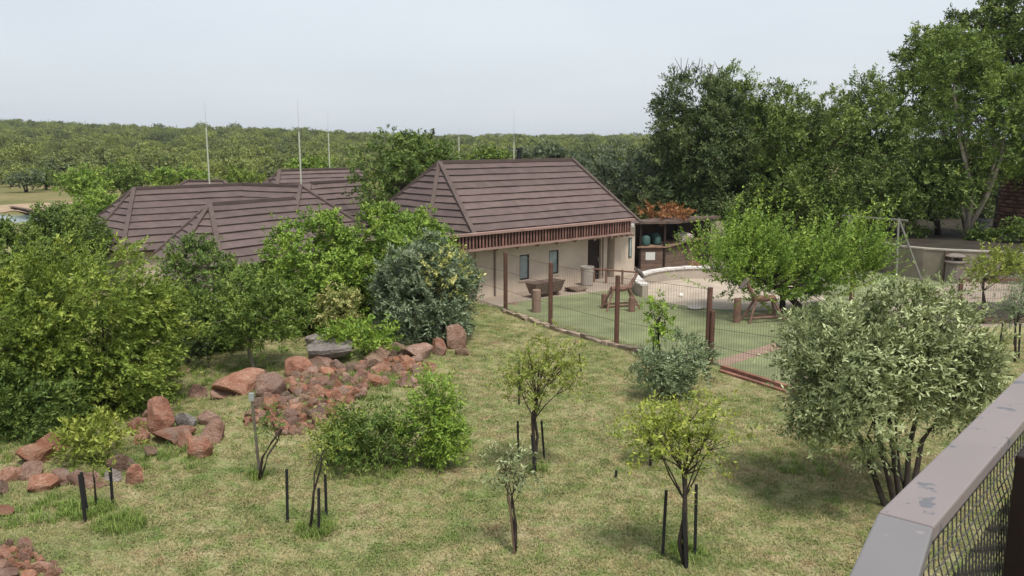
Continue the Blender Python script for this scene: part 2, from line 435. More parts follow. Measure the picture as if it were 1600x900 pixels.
# playground ground
pave = plain('paving', (0.30, 0.245, 0.195), 0.9, 0.22, 0.7, bmp=0.4)
turf = plain('turf', (0.178, 0.20, 0.10), 0.95, 0.3, 0.7, bmp=0.6, fine=60)
xy = lambda u, v: tuple(H(u, v, 0)[:2])
sheet('paving', [xy(742, 474), xy(790, 484), xy(963, 539), xy(1105, 567), xy(1238, 605), xy(1330, 548), xy(1420, 520), xy(1545, 511), xy(1700, 507), (34, 36), (30, 46.5), (14, 56), (4, 52), (-1.6, 42)], 0.006, pave)
turf_px = [(776, 482), (800, 473), (868, 464), (1000, 449), (1012, 437), (1092, 425), (1300, 418), (1470, 433), (1490, 446), (1450, 456), (1300, 520), (1234, 602), (1105, 565), (963, 537.5), (860, 508), (790, 483.5)]
sheet('artificial_turf', [xy(*p) for p in turf_px], 0.012, turf)
sheet('grass_patch', [xy(1038, 420), xy(1050, 408), xy(1075, 402), xy(1095, 410), xy(1085, 423)], 0.012, turf)
sheet('path', [xy(1116, 565), xy(1130, 574), xy(1222, 545), xy(1212, 536)], 0.018, plain('path_brick', (0.27, 0.185, 0.14), 0.9, 0.25, 2))

# ------------------------------------------------------------------ roofs
roof_m = plain('roof_tile', (0.122, 0.088, 0.081), 0.78, 0.2, 1.6, bmp=0.5, fine=16, rnd=0.12)
cap_m = plain('roof_cap', (0.10, 0.072, 0.063), 0.7, 0.2, 1.2, bmp=0.3)
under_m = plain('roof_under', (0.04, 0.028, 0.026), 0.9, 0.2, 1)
rr_ = random.Random(5)
def nlerp(a, b, t): return np.asarray(a) * (1 - t) + np.asarray(b) * t
def facet(roof, p0, p1, q1, q0, n, th=0.095):
    p0, p1, q1, q0 = (np.array(x, float) for x in (p0, p1, q1, q0))
    nr = np.cross(p1 - p0, (q0 + q1) / 2 - (p0 + p1) / 2); nr /= np.linalg.norm(nr)
    if nr[2] < 0: nr = -nr
    for i in range(n):
        a, bt = i / n, min(1.0, (i + 1.06) / n)
        l0, l1 = nlerp(p0, q0, a), nlerp(p1, q1, a); u0, u1 = nlerp(p0, q0, bt), nlerp(p1, q1, bt)
        seg = max(1, min(12, int(np.linalg.norm(l1 - l0) / 0.9)))
        mb = MB(); vs = []; fs = []
        sl = (u0 - l0) / max(1e-6, np.linalg.norm(u0 - l0))
        for k in range(seg + 1):
            t = k / seg; j = rr_.uniform(-0.018, 0.018); j2 = rr_.uniform(-0.022, 0.022)
            lo = nlerp(l0, l1, t); hi = nlerp(u0, u1, t)
            vs += [lo + nr * 0.004 + sl * j2, lo + nr * (th + j) + sl * j2, hi + nr * (0.022 + i * 0.0004)]
        for k in range(seg):
            o = k * 3; fs += [(o, o + 3, o + 4, o + 1), (o + 1, o + 4, o + 5, o + 2)]
        fs += [(0, 1, 2), (seg * 3, seg * 3 + 2, seg * 3 + 1)]
        mb.add(vs, fs).build('tile_course', roof_m, roof)
def roof_base(root, facets, name='roof'):
    mb = MB()
    for f in facets:
        p = [np.array(x, float) - np.array([0, 0, 0.02]) for x in f[:4]]
        if np.allclose(p[2], p[3]): p = p[:3]
        mb.add(p, [tuple(range(len(p)))])
    return mb.build(name, under_m, root)
def caps(roof, edges, w=0.2, h=0.16, lift=0.09):
    for a, b_ in edges:
        a = np.array(a) + np.array([0, 0, lift]); b_ = np.array(b_) + np.array([0, 0, lift])
        MB().beam(a, b_, w, h).build('ridge_cap', cap_m, roof)

# ------------------------------------------------------------------ cream house
O = np.array([-1.6, 37.0, 0]); U = np.array([0.743, 0.669, 0]); NN = np.array([-0.669, 0.743, 0])
def W(s, t, z): return O + U * s + NN * t + np.array([0, 0, z])
def PW(u, v, t=0.0):               # where a sight line meets the front wall plane: (s, z)
    d = ray(u, v); o = np.array([0, 0, CAMZ]) - W(0, t, 0)
    k = -np.dot(o, NN) / np.dot(d, NN); p = o + d * k
    return float(np.dot(p, U)), float(p[2])
def wbox(mb, s0, s1, t0, t1, z0, z1):
    return mb.box8([W(s0, t0, z0), W(s1, t0, z0), W(s1, t1, z0), W(s0, t1, z0), W(s0, t0, z1), W(s1, t0, z1), W(s1, t1, z1), W(s0, t1, z1)])
plaster = plain('cream_plaster', (0.54, 0.455, 0.365), 0.9, 0.14, 0.6, bmp=0.15, fine=20)
dark_m = plain('dark_timber', (0.03, 0.02, 0.017), 0.7, 0.3, 3)
frame_m = plain('window_frame', (0.035, 0.028, 0.026), 0.6, 0.2, 3)
m, nt, b = nodes('window_glass'); nz = noise(nt, 1.3, 2, 0.5, 'Position')
r = ramp(nt, nz.outputs['Fac'], [(0.35, (0.22, 0.30, 0.31)), (0.65, (0.38, 0.44, 0.43))]); nt.links.new(r.outputs[0], b.inputs['Base Color']); b.inputs['Roughness'].default_value = 0.12
glass_m = m
house = thing('house', 'cream plastered house with brown hipped tile roof and slatted fascia beside the playground', 'house', tuple(O))
sd0, _ = PW(918, 428); sd1, _ = PW(940, 428); sp0, _ = PW(957, 432); sp1, _ = PW(988, 434)
w1a, w1b = PW(812, 420)[0], PW(827, 420)[0]; w2a, w2b = PW(858, 405)[0], PW(873, 405)[0]
zw1 = (PW(819, 437)[1], PW(819, 398)[1]); zw2 = (PW(866, 428)[1], PW(866, 391)[1])
ZT = 2.62
def wall_open(mb, s0, s1, z0, z1, t0, t1, ops):
    cur = s0
    for (a, b_, za, zb) in sorted(ops):
        wbox(mb, cur, a, t0, t1, z0, z1)
        if za > z0 + 0.01: wbox(mb, a, b_, t0, t1, z0, za)
        wbox(mb, a, b_, t0, t1, zb, z1); cur = b_
    wbox(mb, cur, s1, t0, t1, z0, z1)
mb = MB()
wall_open(mb, 0, sd1, 0, ZT, 0, 0.25, [(w1a, w1b, *zw1), (w2a, w2b, *zw2), (sd0, sd1 - 0.05, 0, 2.12)])
wbox(mb, 0, 0.25, 0.25, 8.3, 0, ZT)                 # left end wall
wbox(mb, 0.25, sp1, 8.05, 8.3, 0, ZT)               # back wall
wbox(mb, sd1, sp0, 0.9, 1.1, 0, ZT)                 # recessed porch wall
wbox(mb, sd1 - 0.25, sd1, 0.25, 0.9, 0, ZT)
wbox(mb, sp1 - 0.25, sp1, 1.6, 8.05, 0, ZT)
mb.build('wall', plaster, house)
mb = MB(); spm = sd1 + (sp0 - sd1) * 0.35
wbox(mb, spm, spm + 0.28, 0.15, 0.43, 0, ZT); mb.build('porch_column', plaster, house)
mb = MB(); wbox(mb, sp0, sp1, -0.12, 1.6, 0, ZT); mb.build('porch_pier', plaster, house)
# slot window on the pier
sl0, _ = PW(979, 400); 
mb = MB(); wbox(mb, sl0, sl0 + 0.24, -0.15, -0.121, 0.95, 2.0); wf = mb.build('window', frame_m, house)
mb = MB(); wbox(mb, sl0 + 0.05, sl0 + 0.19, -0.16, -0.151, 1.0, 1.95); mb.build('pane', glass_m, wf)
for (a, b_, (za, zb)) in ((w1a, w1b, zw1), (w2a, w2b, zw2)):
    mb = MB(); fw = 0.06
    for (x0, x1, y0, y1) in ((a, a + fw, za, zb), (b_ - fw, b_, za, zb), (a + fw, b_ - fw, za, za + fw), (a + fw, b_ - fw, zb - fw, zb)):
        wbox(mb, x0 + 0.002, x1 - 0.002, 0.03, 0.12, y0 + 0.002, y1 - 0.002)
    wf = mb.build('window', frame_m, house)
    mb = MB(); wbox(mb, a + fw, b_ - fw, 0.07, 0.085, za + fw, zb - fw); mb.build('pane', glass_m, wf)
    mb = MB(); wbox(mb, a - 0.05, b_ + 0.05, -0.05, 0.03, za - 0.06, za); mb.build('sill', plaster, wf)
mb = MB(); wbox(mb, sd0 + 0.003, sd1 - 0.053, 0.14, 0.2, 0.003, 2.117); dr = mb.build('door', dark_m, house)
mb = MB(); wbox(mb, sd1 - 0.2, sd1 - 0.17, 0.08, 0.139, 0.95, 1.15); mb.build('handle', plain('steel', (0.4, 0.4, 0.4), 0.35, 0.1, 3, metal=0.8), dr)
mb = MB(); wbox(mb, 1.02, 1.1, -0.09, -0.003, 0.02, ZT - 0.1); mb.build('downpipe', plain('pipe', (0.2, 0.16, 0.13), 0.6, 0.1, 3), house)
# fascia of vertical slats
band_top = plain('fascia_board', (0.31, 0.20, 0.17), 0.75, 0.25, 1.5, stretch=(1, 1, 4))
slat_m = plain('fascia_slat', (0.20, 0.105, 0.085), 0.8, 0.3, 3, rnd=0.3)
TB = -0.8; zb0, zb1 = 2.42, 3.02
s0b, s1b = PW(703, 376, TB)[0], PW(986, 341, TB)[0]
band = None
mb = MB(); wbox(mb, s0b - 0.15, s1b + 0.15, TB - 0.16, TB + 0.1, zb1, zb1 + 0.1); band = mb.build('fascia', band_top, house)
mb = MB(); wbox(mb, s0b, s1b, TB - 0.1, TB + 0.04, zb0 - 0.09, zb0); mb.build('bottom_rail', band_top, band)
mb = MB(); wbox(mb, s0b + 0.02, s1b - 0.02, TB + 0.06, TB + 0.09, zb0, zb1); mb.build('backing_board', dark_m, band)
n = 62; me0 = None
for i in range(n):
    s = s0b + (i + 0.5) * (s1b - s0b) / n
    mb = MB(); hw = 0.042 + rr_.uniform(-0.006, 0.006); wbox(mb, s - hw, s + hw, TB - 0.06, TB - 0.02 + rr_.uniform(-0.015, 0.01), zb0, zb1 - 0.001); mb.build('slat', slat_m, band)
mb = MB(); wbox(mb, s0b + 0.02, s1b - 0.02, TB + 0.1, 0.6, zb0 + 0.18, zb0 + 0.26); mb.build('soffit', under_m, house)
pole_m = plain('gum_pole', (0.30, 0.22, 0.17), 0.85, 0.3, 5)
mb = MB(); mb.tube([W(s0b + 0.3, TB + 0.55, zb0 + 0.02), W(s1b - 0.2, TB + 0.55, zb0 + 0.02)], 0.09, 8); mb.build('pole_beam', plain('old_pole', (0.16, 0.11, 0.085), 0.9, 0.4, 2), house)
for s in list(np.linspace(0.6, 8.2, 7)) + [8.7, 9.1, 9.5, 9.9]:
    mb = MB(); mb.tube([W(s, TB - 0.05, zb0 - 0.165), W(s, 0.3, zb0 - 0.02)], 0.07, 8); mb.build('rafter_tail', pole_m, house)
# round canopy rim at the far end
mb = MB(); cc = W(s1b + 0.1, TB + 1.0, 0)
mb.lathe([(0.0, 2.6), (0.86, 2.6), (0.9, 2.63), (0.9, 2.78), (0.84, 2.8), (0.0, 2.84)], (cc[0], cc[1]), 24); mb.build('canopy_rim', plain('rim_white', (0.5, 0.48, 0.46), 0.8, 0.2, 3), house, smooth_shade=False)
# roof
ZE, ZR = 2.72, 5.95
r0 = W(1.19, 4.2, ZR); r1 = W(10.5, 4.2, ZR)
e_fl, e_fr, e_br, e_bl = W(-0.35, -0.45, ZE), W(10.9, -0.45, ZE), W(10.9, 8.85, ZE), W(-0.35, 8.85, ZE)
e_ml = W(-0.75, 2.6, ZE)
F = [(e_fl, e_fr, r1, r0, 11), (e_fr, e_br, r1, r1, 11), (e_br, e_bl, r0, r1, 11), (e_bl, e_ml, r0, r0, 11), (e_ml, e_fl, r0, r0, 11)]
rf = roof_base(house, F)
for f in F: facet(rf, *f)
caps(rf, [(r0, r1), (e_fl, r0), (e_ml, r0), (e_bl, r0), (e_fr, r1), (e_br, r1)])
mb = MB(); fp = P(811, 252, 49.5); mb.tube([(fp[0], fp[1], 4.0), (fp[0], fp[1], fp[2] + 0.65)], 0.14, 10); mb.tube([(fp[0], fp[1], fp[2] + 0.66), (fp[0], fp[1], fp[2] + 0.78)], 0.2, 10)
mb.build('flue', plain('flue_black', (0.02, 0.02, 0.022), 0.5, 0.2, 3), house)

# ------------------------------------------------------------------ lodge with linked hipped roofs
def roof_with_back(root, ridge, front, n, th=0.085, hips=True, apse=()):
    pass
def wall_under(root, pts, z1, mat):
    c = np.mean([p[:2] for p in pts], axis=0)
    poly = [tuple(c + (np.array(p[:2]) - c) * 0.9) for p in pts]
    a = sum(poly[i][0] * poly[(i + 1) % len(poly)][1] - poly[(i + 1) % len(poly)][0] * poly[i][1] for i in range(len(poly)))
    if a < 0: poly = poly[::-1]
    MB().prism(poly, 0.0, z1).build('wall', mat, root)
def mir(p, a, b_, z=None):            # reflect p in the vertical plane through a-b
    d = (np.array(b_) - np.array(a))[:2]; d /= np.linalg.norm(d); w = np.array(p)[:2] - np.array(a)[:2]
    k = np.array(a)[:2] + 2 * d * np.dot(w, d) - w
    return np.array([k[0], k[1], p[2]])
A, B, C_ = H(210, 297, 4.6), H(378, 290, 4.6), H(470, 293, 4.6)
e0, e1, e2 = P(118, 378, 44), P(136, 387, 40.5), P(191, 397, 37.6)
ez = 2.0
e0, e1, e2 = (np.array([p[0], p[1], ez]) for p in (e0, e1, e2))
e3, e4, e5 = (np.array([*P(u, 390, y)[:2], ez]) for u, y in ((384, 41.0), (452, 38.5), (600, 42.5)))
b0, b3, b4 = mir(e2, A, C_), mir(e3, A, C_), mir(e4, A, C_)
lodge = thing('lodge_building', 'low lodge building with sprawling brown hipped roofs behind the tall green shrubs', 'building', (float(A[0]), float(A[1]), 0))
F1 = [(e0, e1, A, A, 9), (e1, e2, A, A, 9), (e2, e3, B, A, 9), (e3, e4, C_, B, 9), (e4, e5, C_, C_, 9), (b0, e0, A, A, 9), (b3, b0, A, B, 9), (b4, b3, B, C_, 9), (e5, b4, C_, C_, 9)]
rf = roof_base(lodge, F1)
for f in F1: facet(rf, *f)
caps(rf, [(A, B), (B, C_), (e0, A), (e1, A), (e2, A), (e4, C_), (e5, C_)], 0.19, 0.15)
wall_under(lodge, [e0, e1, e2, e3, e4, e5, b4, b3, b0], 1.98, plaster)
# front wing
D, E = H(328, 322, 4.3), P(458, 311, 39.6); E[2] = 4.3
f0, f1, f2 = (H(u, v, 2.35) for u, v in ((243, 399), (268, 418), (348, 421)))
f3 = f2 + (E - D) * 1.15; f3[2] = 2.35; g0_ = f0 + (E - D) * 1.1; g0_[2] = 2.35
F2 = [(f0, f1, D, D, 8), (f1, f2, D, D, 8), (f2, f3, E, D, 8), (g0_, f0, D, E, 8)]
rf = roof_base(lodge, F2, 'roof')
for f in F2: facet(rf, *f)
caps(rf, [(D, E), (f0, D), (f1, D), (f2, D)], 0.19, 0.15)
wall_under(lodge, [f0, f1, f2, f3, g0_], 2.33, plaster)
# right wing
F_, G_ = H(487, 288, 4.6), P(572, 281, 52.5); G_[2] = 4.6
h1, h2, h3 = (np.array([*P(u, 360, y)[:2], 2.2]) for u, y in ((478, 44.0), (606, 48.5), (655, 54)))
k1, k2 = mir(h1, F_, G_), mir(h2, F_, G_)
F3 = [(h1, h2, G_, F_, 8), (h2, k2, G_, G_, 8), (k2, k1, F_, G_, 8), (k1, h1, F_, F_, 8)]
rf = roof_base(lodge, F3, 'roof')
for f in F3: facet(rf, *f)
caps(rf, [(F_, G_), (h2, G_)], 0.19, 0.15)
wall_under(lodge, [h1, h2, k2, k1], 2.18, plaster)

# back hall
hall = None
I, J = P(437, 268, 57), P(562, 261, 61); zz = 5.05; I[2] = zz; J[2] = zz
i0, i1, i2 = (np.array([*P(u, 300, y)[:2], 2.6]) for u, y in ((395, 57.5), (425, 53.0), (590, 56)))
j1, j2 = mir(i1, I, J), mir(i2, I, J)
hall = thing('hall_building', 'distant hall with greyish brown tiled roof behind the lodge roofs', 'building', (float(I[0]), float(I[1]), 0))
F4 = [(i0, i1, I, I, 9), (i1, i2, J, I, 9), (i2, j2, J, J, 9), (j2, j1, I, J, 9), (j1, i0, I, I, 9)]
rf = roof_base(hall, F4)
for f in F4: facet(rf, *f, 0.1)
caps(rf, [(I, J), (i0, I), (i1, I)], 0.25, 0.12)
wall_under(hall, [i0, i1, i2, j2, j1], 2.58, plaster)
q0, q1 = P(293, 285, 60), P(350, 289, 60); q0[2] = q1[2] = 4.2
annex = thing('annex_building', 'small annex whose brown roof ridge peeks over the long lodge roof', 'building', (float(q0[0]), float(q0[1]), 0))
a0, a1, a2, a3 = q0 + [-2.6, -3, -2], q1 + [2.6, -3, -2], q1 + [2.6, 3, -2], q0 + [-2.6, 3, -2]
F5 = [(a0, a1, q1, q0, 6), (a1, a2, q1, q1, 6), (a2, a3, q0, q1, 6), (a3, a0, q0, q0, 6)]
rf = roof_base(annex, F5)
for f in F5: facet(rf, *f, 0.09)
caps(rf, [(q0, q1), (a0, q0), (a1, q1)], 0.24, 0.12)
wall_under(annex, [a0, a1, a2, a3], 2.18, plaster)

# lightning masts
mast_lo = plain('mast_steel', (0.46, 0.47, 0.38), 0.5, 0.1, 2); mast_hi = plain('mast_tip', (0.42, 0.45, 0.47), 0.5, 0.1, 2)
for (u, vm, vt, Y, lab) in ((322, 200, 160, 52, 'thin pale lightning mast rising behind the left end of the lodge roof'), (467, 206, 155, 46, 'tall lightning mast at the hip of the lodge roof'),
                            (513, 208, 178, 64, 'slim lightning mast standing behind the distant hall'), (803, 222, 170, 56, 'slim mast standing behind the cream house ridge'), (717, 214, 196, 90, 'faint far mast in the bush behind the dark round tree')):
    p = P(u, vm, Y); zt = P(u, vt, Y)[2]; r0_ = 0.055 if Y < 80 else 0.07
    t_ = thing('lightning_mast', lab, 'mast', (p[0], p[1], gz1(p[0], p[1])), 'lightning masts round the lodge')
    MB().tube([(p[0], p[1], -0.05), (p[0], p[1], p[2])], [r0_, r0_ * 0.8], 8).build('pole', mast_lo, t_)
    MB().tube([(p[0], p[1], p[2]), (p[0], p[1], zt)], [r0_ * 0.26, r0_ * 0.12], 6).build('spike', mast_hi, t_)
# weather vane on a pole
p = P(674, 222, 47)
t_ = thing('weather_vane', 'small dark weather vane on a pole above the round tree', 'weather vane', (p[0], p[1], 0))
MB().tube([(p[0], p[1], -0.05), (p[0], p[1], p[2] + 0.35)], 0.035, 6).build('pole', frame_m, t_)
mb = MB(); zt = p[2] + 0.4; mb.beam((p[0] - 0.3, p[1], zt - 0.1), (p[0] + 0.12, p[1], zt + 0.05), 0.03, 0.05)
mb.add([(p[0] + 0.02, p[1] - 0.015, zt), (p[0] + 0.22, p[1] - 0.015, zt + 0.06), (p[0] + 0.14, p[1] - 0.015, zt + 0.38), (p[0] + 0.02, p[1] + 0.015, zt), (p[0] + 0.22, p[1] + 0.015, zt + 0.06), (p[0] + 0.14, p[1] + 0.015, zt + 0.38)],
       [(0, 1, 2), (5, 4, 3), (0, 3, 4, 1), (1, 4, 5, 2), (2, 5, 3, 0)])
mb.build('vane', frame_m, t_)

# ------------------------------------------------------------------ kiosk beside the house
wood = plain('weathered_plank', (0.155, 0.105, 0.08), 0.85, 0.3, 2.5, stretch=(1, 1, 5), rnd=0.18)
k0 = G(1000, 424); k1_ = G(1036, 423.5)
kd = np.array([k1_[0] - k0[0], k1_[1] - k0[1], 0]); kl = float(np.linalg.norm(kd)); kd /= kl
ks = np.array([kd[1] * -0.0 + 0.72, 0.69, 0]); ks /= np.linalg.norm(ks)
kio = thing('kiosk', 'weathered plank kiosk with open counter, white notice and flat dark roof beside the house', 'kiosk', (k0[0], k0[1], 0))
def KP(a, b_, z): return np.array([k0[0], k0[1], 0]) + kd * a + ks * b_ + np.array([0, 0, z])
zc = 1.28
for i in range(6):                                 # front planks
    mb = MB(); z0_ = i * zc / 6; mb.box8([KP(0, 0, z0_), KP(kl, 0, z0_), KP(kl, 0.05, z0_), KP(0, 0.05, z0_), KP(0, 0, z0_ + zc / 6 - 0.012), KP(kl, 0, z0_ + zc / 6 - 0.012), KP(kl, 0.05, z0_ + zc / 6 - 0.012), KP(0, 0.05, z0_ + zc / 6 - 0.012)]); mb.build('plank', wood, kio)
    mb = MB(); mb.box8([KP(kl - 0.04, 0.06, z0_), KP(kl, 0.06, z0_), KP(kl, 3.2, z0_), KP(kl - 0.04, 3.2, z0_)] + [KP(*q, z0_ + zc / 6 - 0.012) for q in ((kl - 0.04, 0.06), (kl, 0.06), (kl, 3.2), (kl - 0.04, 3.2))]); mb.build('plank', wood, kio)
mb = MB(); mb.box8([KP(-0.1, -0.15, zc + 0.02), KP(kl + 0.25, -0.15, zc + 0.02), KP(kl + 0.25, 3.3, zc + 0.22), KP(-0.1, 3.3, zc + 0.22), KP(-0.1, -0.15, zc + 0.1), KP(kl + 0.25, -0.15, zc + 0.1), KP(kl + 0.25, 3.3, zc + 0.3), KP(-0.1, 3.3, zc + 0.3)]); mb.build('counter_top', plain('counter_wood', (0.25, 0.165, 0.115), 0.8, 0.3, 3), kio)
for q in ((-0.05, 0.03), (kl + 0.03, 0.0), (kl, 3.35), (-0.05, 3.4)):
    MB().tube([KP(*q, 0), KP(*q, 2.62)], 0.07, 8).build('post', dark_m, kio)
mb = MB(); mb.box8([KP(-0.9, -0.3, 2.62), KP(kl + 0.9, -0.3, 2.62), KP(kl + 0.9, 4.0, 2.66), KP(-0.9, 4.0, 2.66), KP(-0.9, -0.3, 2.76), KP(kl + 0.9, -0.3, 2.76), KP(kl + 0.9, 4.0, 2.8), KP(-0.9, 4.0, 2.8)]); mb.build('roof', plain('kiosk_roof', (0.12, 0.085, 0.07), 0.8, 0.3, 2), kio)
mb = MB(); mb.box8([KP(-0.8, 3.5, 0), KP(kl + 0.45, 3.5, 0), KP(kl + 0.45, 3.65, 0), KP(-0.8, 3.65, 0), KP(-0.8, 3.5, 2.6), KP(kl + 0.45, 3.5, 2.6), KP(kl + 0.45, 3.65, 2.6), KP(-0.8, 3.65, 2.6)]); mb.build('back_wall', dark_m, kio)  # near-black colour carries the shade of the kiosk interior
mb = MB(); mb.box8([KP(kl + 0.5, 3.7, 0), KP(kl + 1.25, 3.7, 0), KP(kl + 1.25, 3.9, 0), KP(kl + 0.5, 3.9, 0), KP(kl + 0.5, 3.7, 2.5), KP(kl + 1.25, 3.7, 2.5), KP(kl + 1.25, 3.9, 2.5), KP(kl + 0.5, 3.9, 2.5)]); mb.build('side_wall', plain('kiosk_plaster_shaded', (0.30, 0.26, 0.2), 0.9, 0.2, 1.0), kio)  # cream plaster toned down, tree shade is in the colour
mb = MB(); mb.box8([KP(-0.75, 0.3, 0), KP(-0.65, 0.3, 0), KP(-0.65, 3.49, 0), KP(-0.75, 3.49, 0), KP(-0.75, 0.3, 2.6), KP(-0.65, 0.3, 2.6), KP(-0.65, 3.49, 2.6), KP(-0.75, 3.49, 2.6)]); mb.build('end_wall', dark_m, kio)  # side added and coloured near-black so the interior reads as shaded
nw = MB(); nw.box8([KP(0.3, -0.012, 0.62), KP(0.82, -0.012, 0.62), KP(0.82, -0.002, 0.62), KP(0.3, -0.002, 0.62), KP(0.3, -0.012, 1.06), KP(0.82, -0.012, 1.06), KP(0.82, -0.002, 1.06), KP(0.3, -0.002, 1.06)]); nw.build('notice', plain('notice_white', (0.62, 0.62, 0.6), 0.7, 0.05, 3), kio)
# barrels and cloth on the counter
teal = plain('teal_plastic', (0.05, 0.105, 0.095), 0.6, 0.25, 3)
for i, (a_, b2, rr2, h2_) in enumerate(((0.05, 0.35, 0.25, 0.55), (0.55, 0.6, 0.22, 0.5), (0.2, 1.0, 0.24, 0.6))):
    p = KP(a_, b2, zc + 0.105 + (b2 + 0.15) * 0.2 / 3.45)
    mb = MB(); mb.lathe([(0, 0), (rr2 * 0.9, 0), (rr2, 0.06), (rr2, h2_ * 0.8), (rr2 * 0.55, h2_), (0, h2_)], (0, 0), 14)
    o = mb.build('water_drum', teal, None, off=(0, 0, 0), smooth_shade=True); o.location = p
    tag(o, 'dull teal plastic drum standing on the kiosk counter', 'drum', 'drums on the kiosk counter')
def blob_mesh(name, r, seed, amp=0.25):
    import bmesh
    bm = bmesh.new(); bmesh.ops.create_icosphere(bm, subdivisions=3, radius=1.0); rg = random.Random(seed)
    ph = [(rg.uniform(1, 4), rg.uniform(1, 4), rg.uniform(1, 4), rg.uniform(0, 6)) for _ in range(6)]
    for v in bm.verts:
        k = 1 + amp * sum(math.sin(a * v.co.x * 2 + b_ * v.co.y * 2 + c * v.co.z * 2 + d) for a, b_, c, d in ph) / 3
        v.co = Vector((v.co.x * r[0] * k, v.co.y * r[1] * k, max(-0.6, v.co.z) * r[2] * k + 0.6 * r[2]))
    me = bpy.data.meshes.new(name); bm.to_mesh(me); bm.free(); return me
p = KP(kl * 0.9, 2.1, zc + 0.24); o = link('folded_blanket', blob_mesh('folded_blanket', (0.55, 0.5, 0.3), 3, 0.3), None, loc=p)
m, nt, b = nodes('blanket'); v_ = N(nt, 'ShaderNodeTexVoronoi'); v_.inputs['Scale'].default_value = 9
tcn = N(nt, 'ShaderNodeTexCoord'); nt.links.new(tcn.outputs['Object'], v_.inputs['Vector'])
r = ramp(nt, v_.outputs['Distance'], [(0.25, (0.16, 0.03, 0.035)), (0.45, (0.5, 0.42, 0.42))]); nt.links.new(r.outputs[0], b.inputs['Base Color']); b.inputs['Roughness'].default_value = 0.95
o.data.materials.append(m); tag(o, 'crumpled red and white cloth heaped on the kiosk counter', 'cloth')

# ------------------------------------------------------------------ sandpit
cs = H(1140, 458, 0); rs = 4.15
sandpit = thing('sandpit', 'round sandpit with white capped low curved wall inside the playground', 'sandpit', (cs[0], cs[1], 0))
mb = MB(); seg = 40
mb.lathe([(0, 0.02), (rs, 0.02), (rs, 0.0)], (cs[0], cs[1]), seg); mb.build('sand', plain('pit_sand', (0.41, 0.345, 0.275), 0.95, 0.25, 0.9, bmp=0.5, fine=8), sandpit)
a0_, a1_ = R(-8), R(195); nb_ = 26
for nm, ri, ro, z0_, z1_, mt, jit in (('wall', rs, rs + 0.3, 0, 0.55, plain('pit_wall', (0.40, 0.345, 0.29), 0.9, 0.15, 1.5), 0),):
    mb = MB(); pr = []
    for i in range(nb_ + 1):
        a = a0_ + (a1_ - a0_) * i / nb_
        pr.append([(cs[0] + r_ * math.cos(a), cs[1] + r_ * math.sin(a), z_) for r_, z_ in ((ri, z0_), (ro, z0_), (ro, z1_), (ri, z1_))])
    for i in range(nb_):
        q = pr[i] + pr[i + 1]; mb.add(q, [(0, 4, 5, 1), (1, 5, 6, 2), (2, 6, 7, 3), (3, 7, 4, 0)] + ([(0, 1, 2, 3)] if i == 0 else []) + ([(7, 6, 5, 4)] if i == nb_ - 1 else []))
    mb.build(nm, mt, sandpit)
white_cap = plain('white_coping', (0.62, 0.59, 0.56), 0.85, 0.12, 2, rnd=0.08)
for i in range(nb_):
    a, a2_ = a0_ + (a1_ - a0_) * (i + 0.03) / nb_, a0_ + (a1_ - a0_) * (i + 0.97) / nb_
    zt = 0.64 + rr_.uniform(-0.015, 0.015)
    pp = [(cs[0] + r_ * math.cos(t), cs[1] + r_ * math.sin(t)) for r_, t in ((rs - 0.06, a), (rs + 0.38, a), (rs + 0.38, a2_), (rs - 0.06, a2_))]
    MB().prism(pp, 0.551, zt).build('coping_stone', white_cap, sandpit)
o = link('ball', blob_mesh('ball', (0.11, 0.11, 0.11), 2, 0.02), plain('ball_white', (0.75, 0.74, 0.7), 0.5, 0.05, 3), loc=(*H(1064, 464, 0.02)[:2], 0.02)); tag(o, 'small white ball lying in the sandpit', 'ball')
mb = MB(); mb.lathe([(0, 0), (0.28, 0), (0.33, 0.05), (0.30, 0.06), (0.26, 0.03), (0, 0.03)], (0, 0), 18)
o = mb.build('sand_dish', plain('dish', (0.5, 0.46, 0.42), 0.7, 0.1, 3), None, off=(0, 0, 0)); o.location = (*H(1086, 482, 0.02)[:2], 0.022); tag(o, 'shallow pale dish lying on the sand', 'dish')

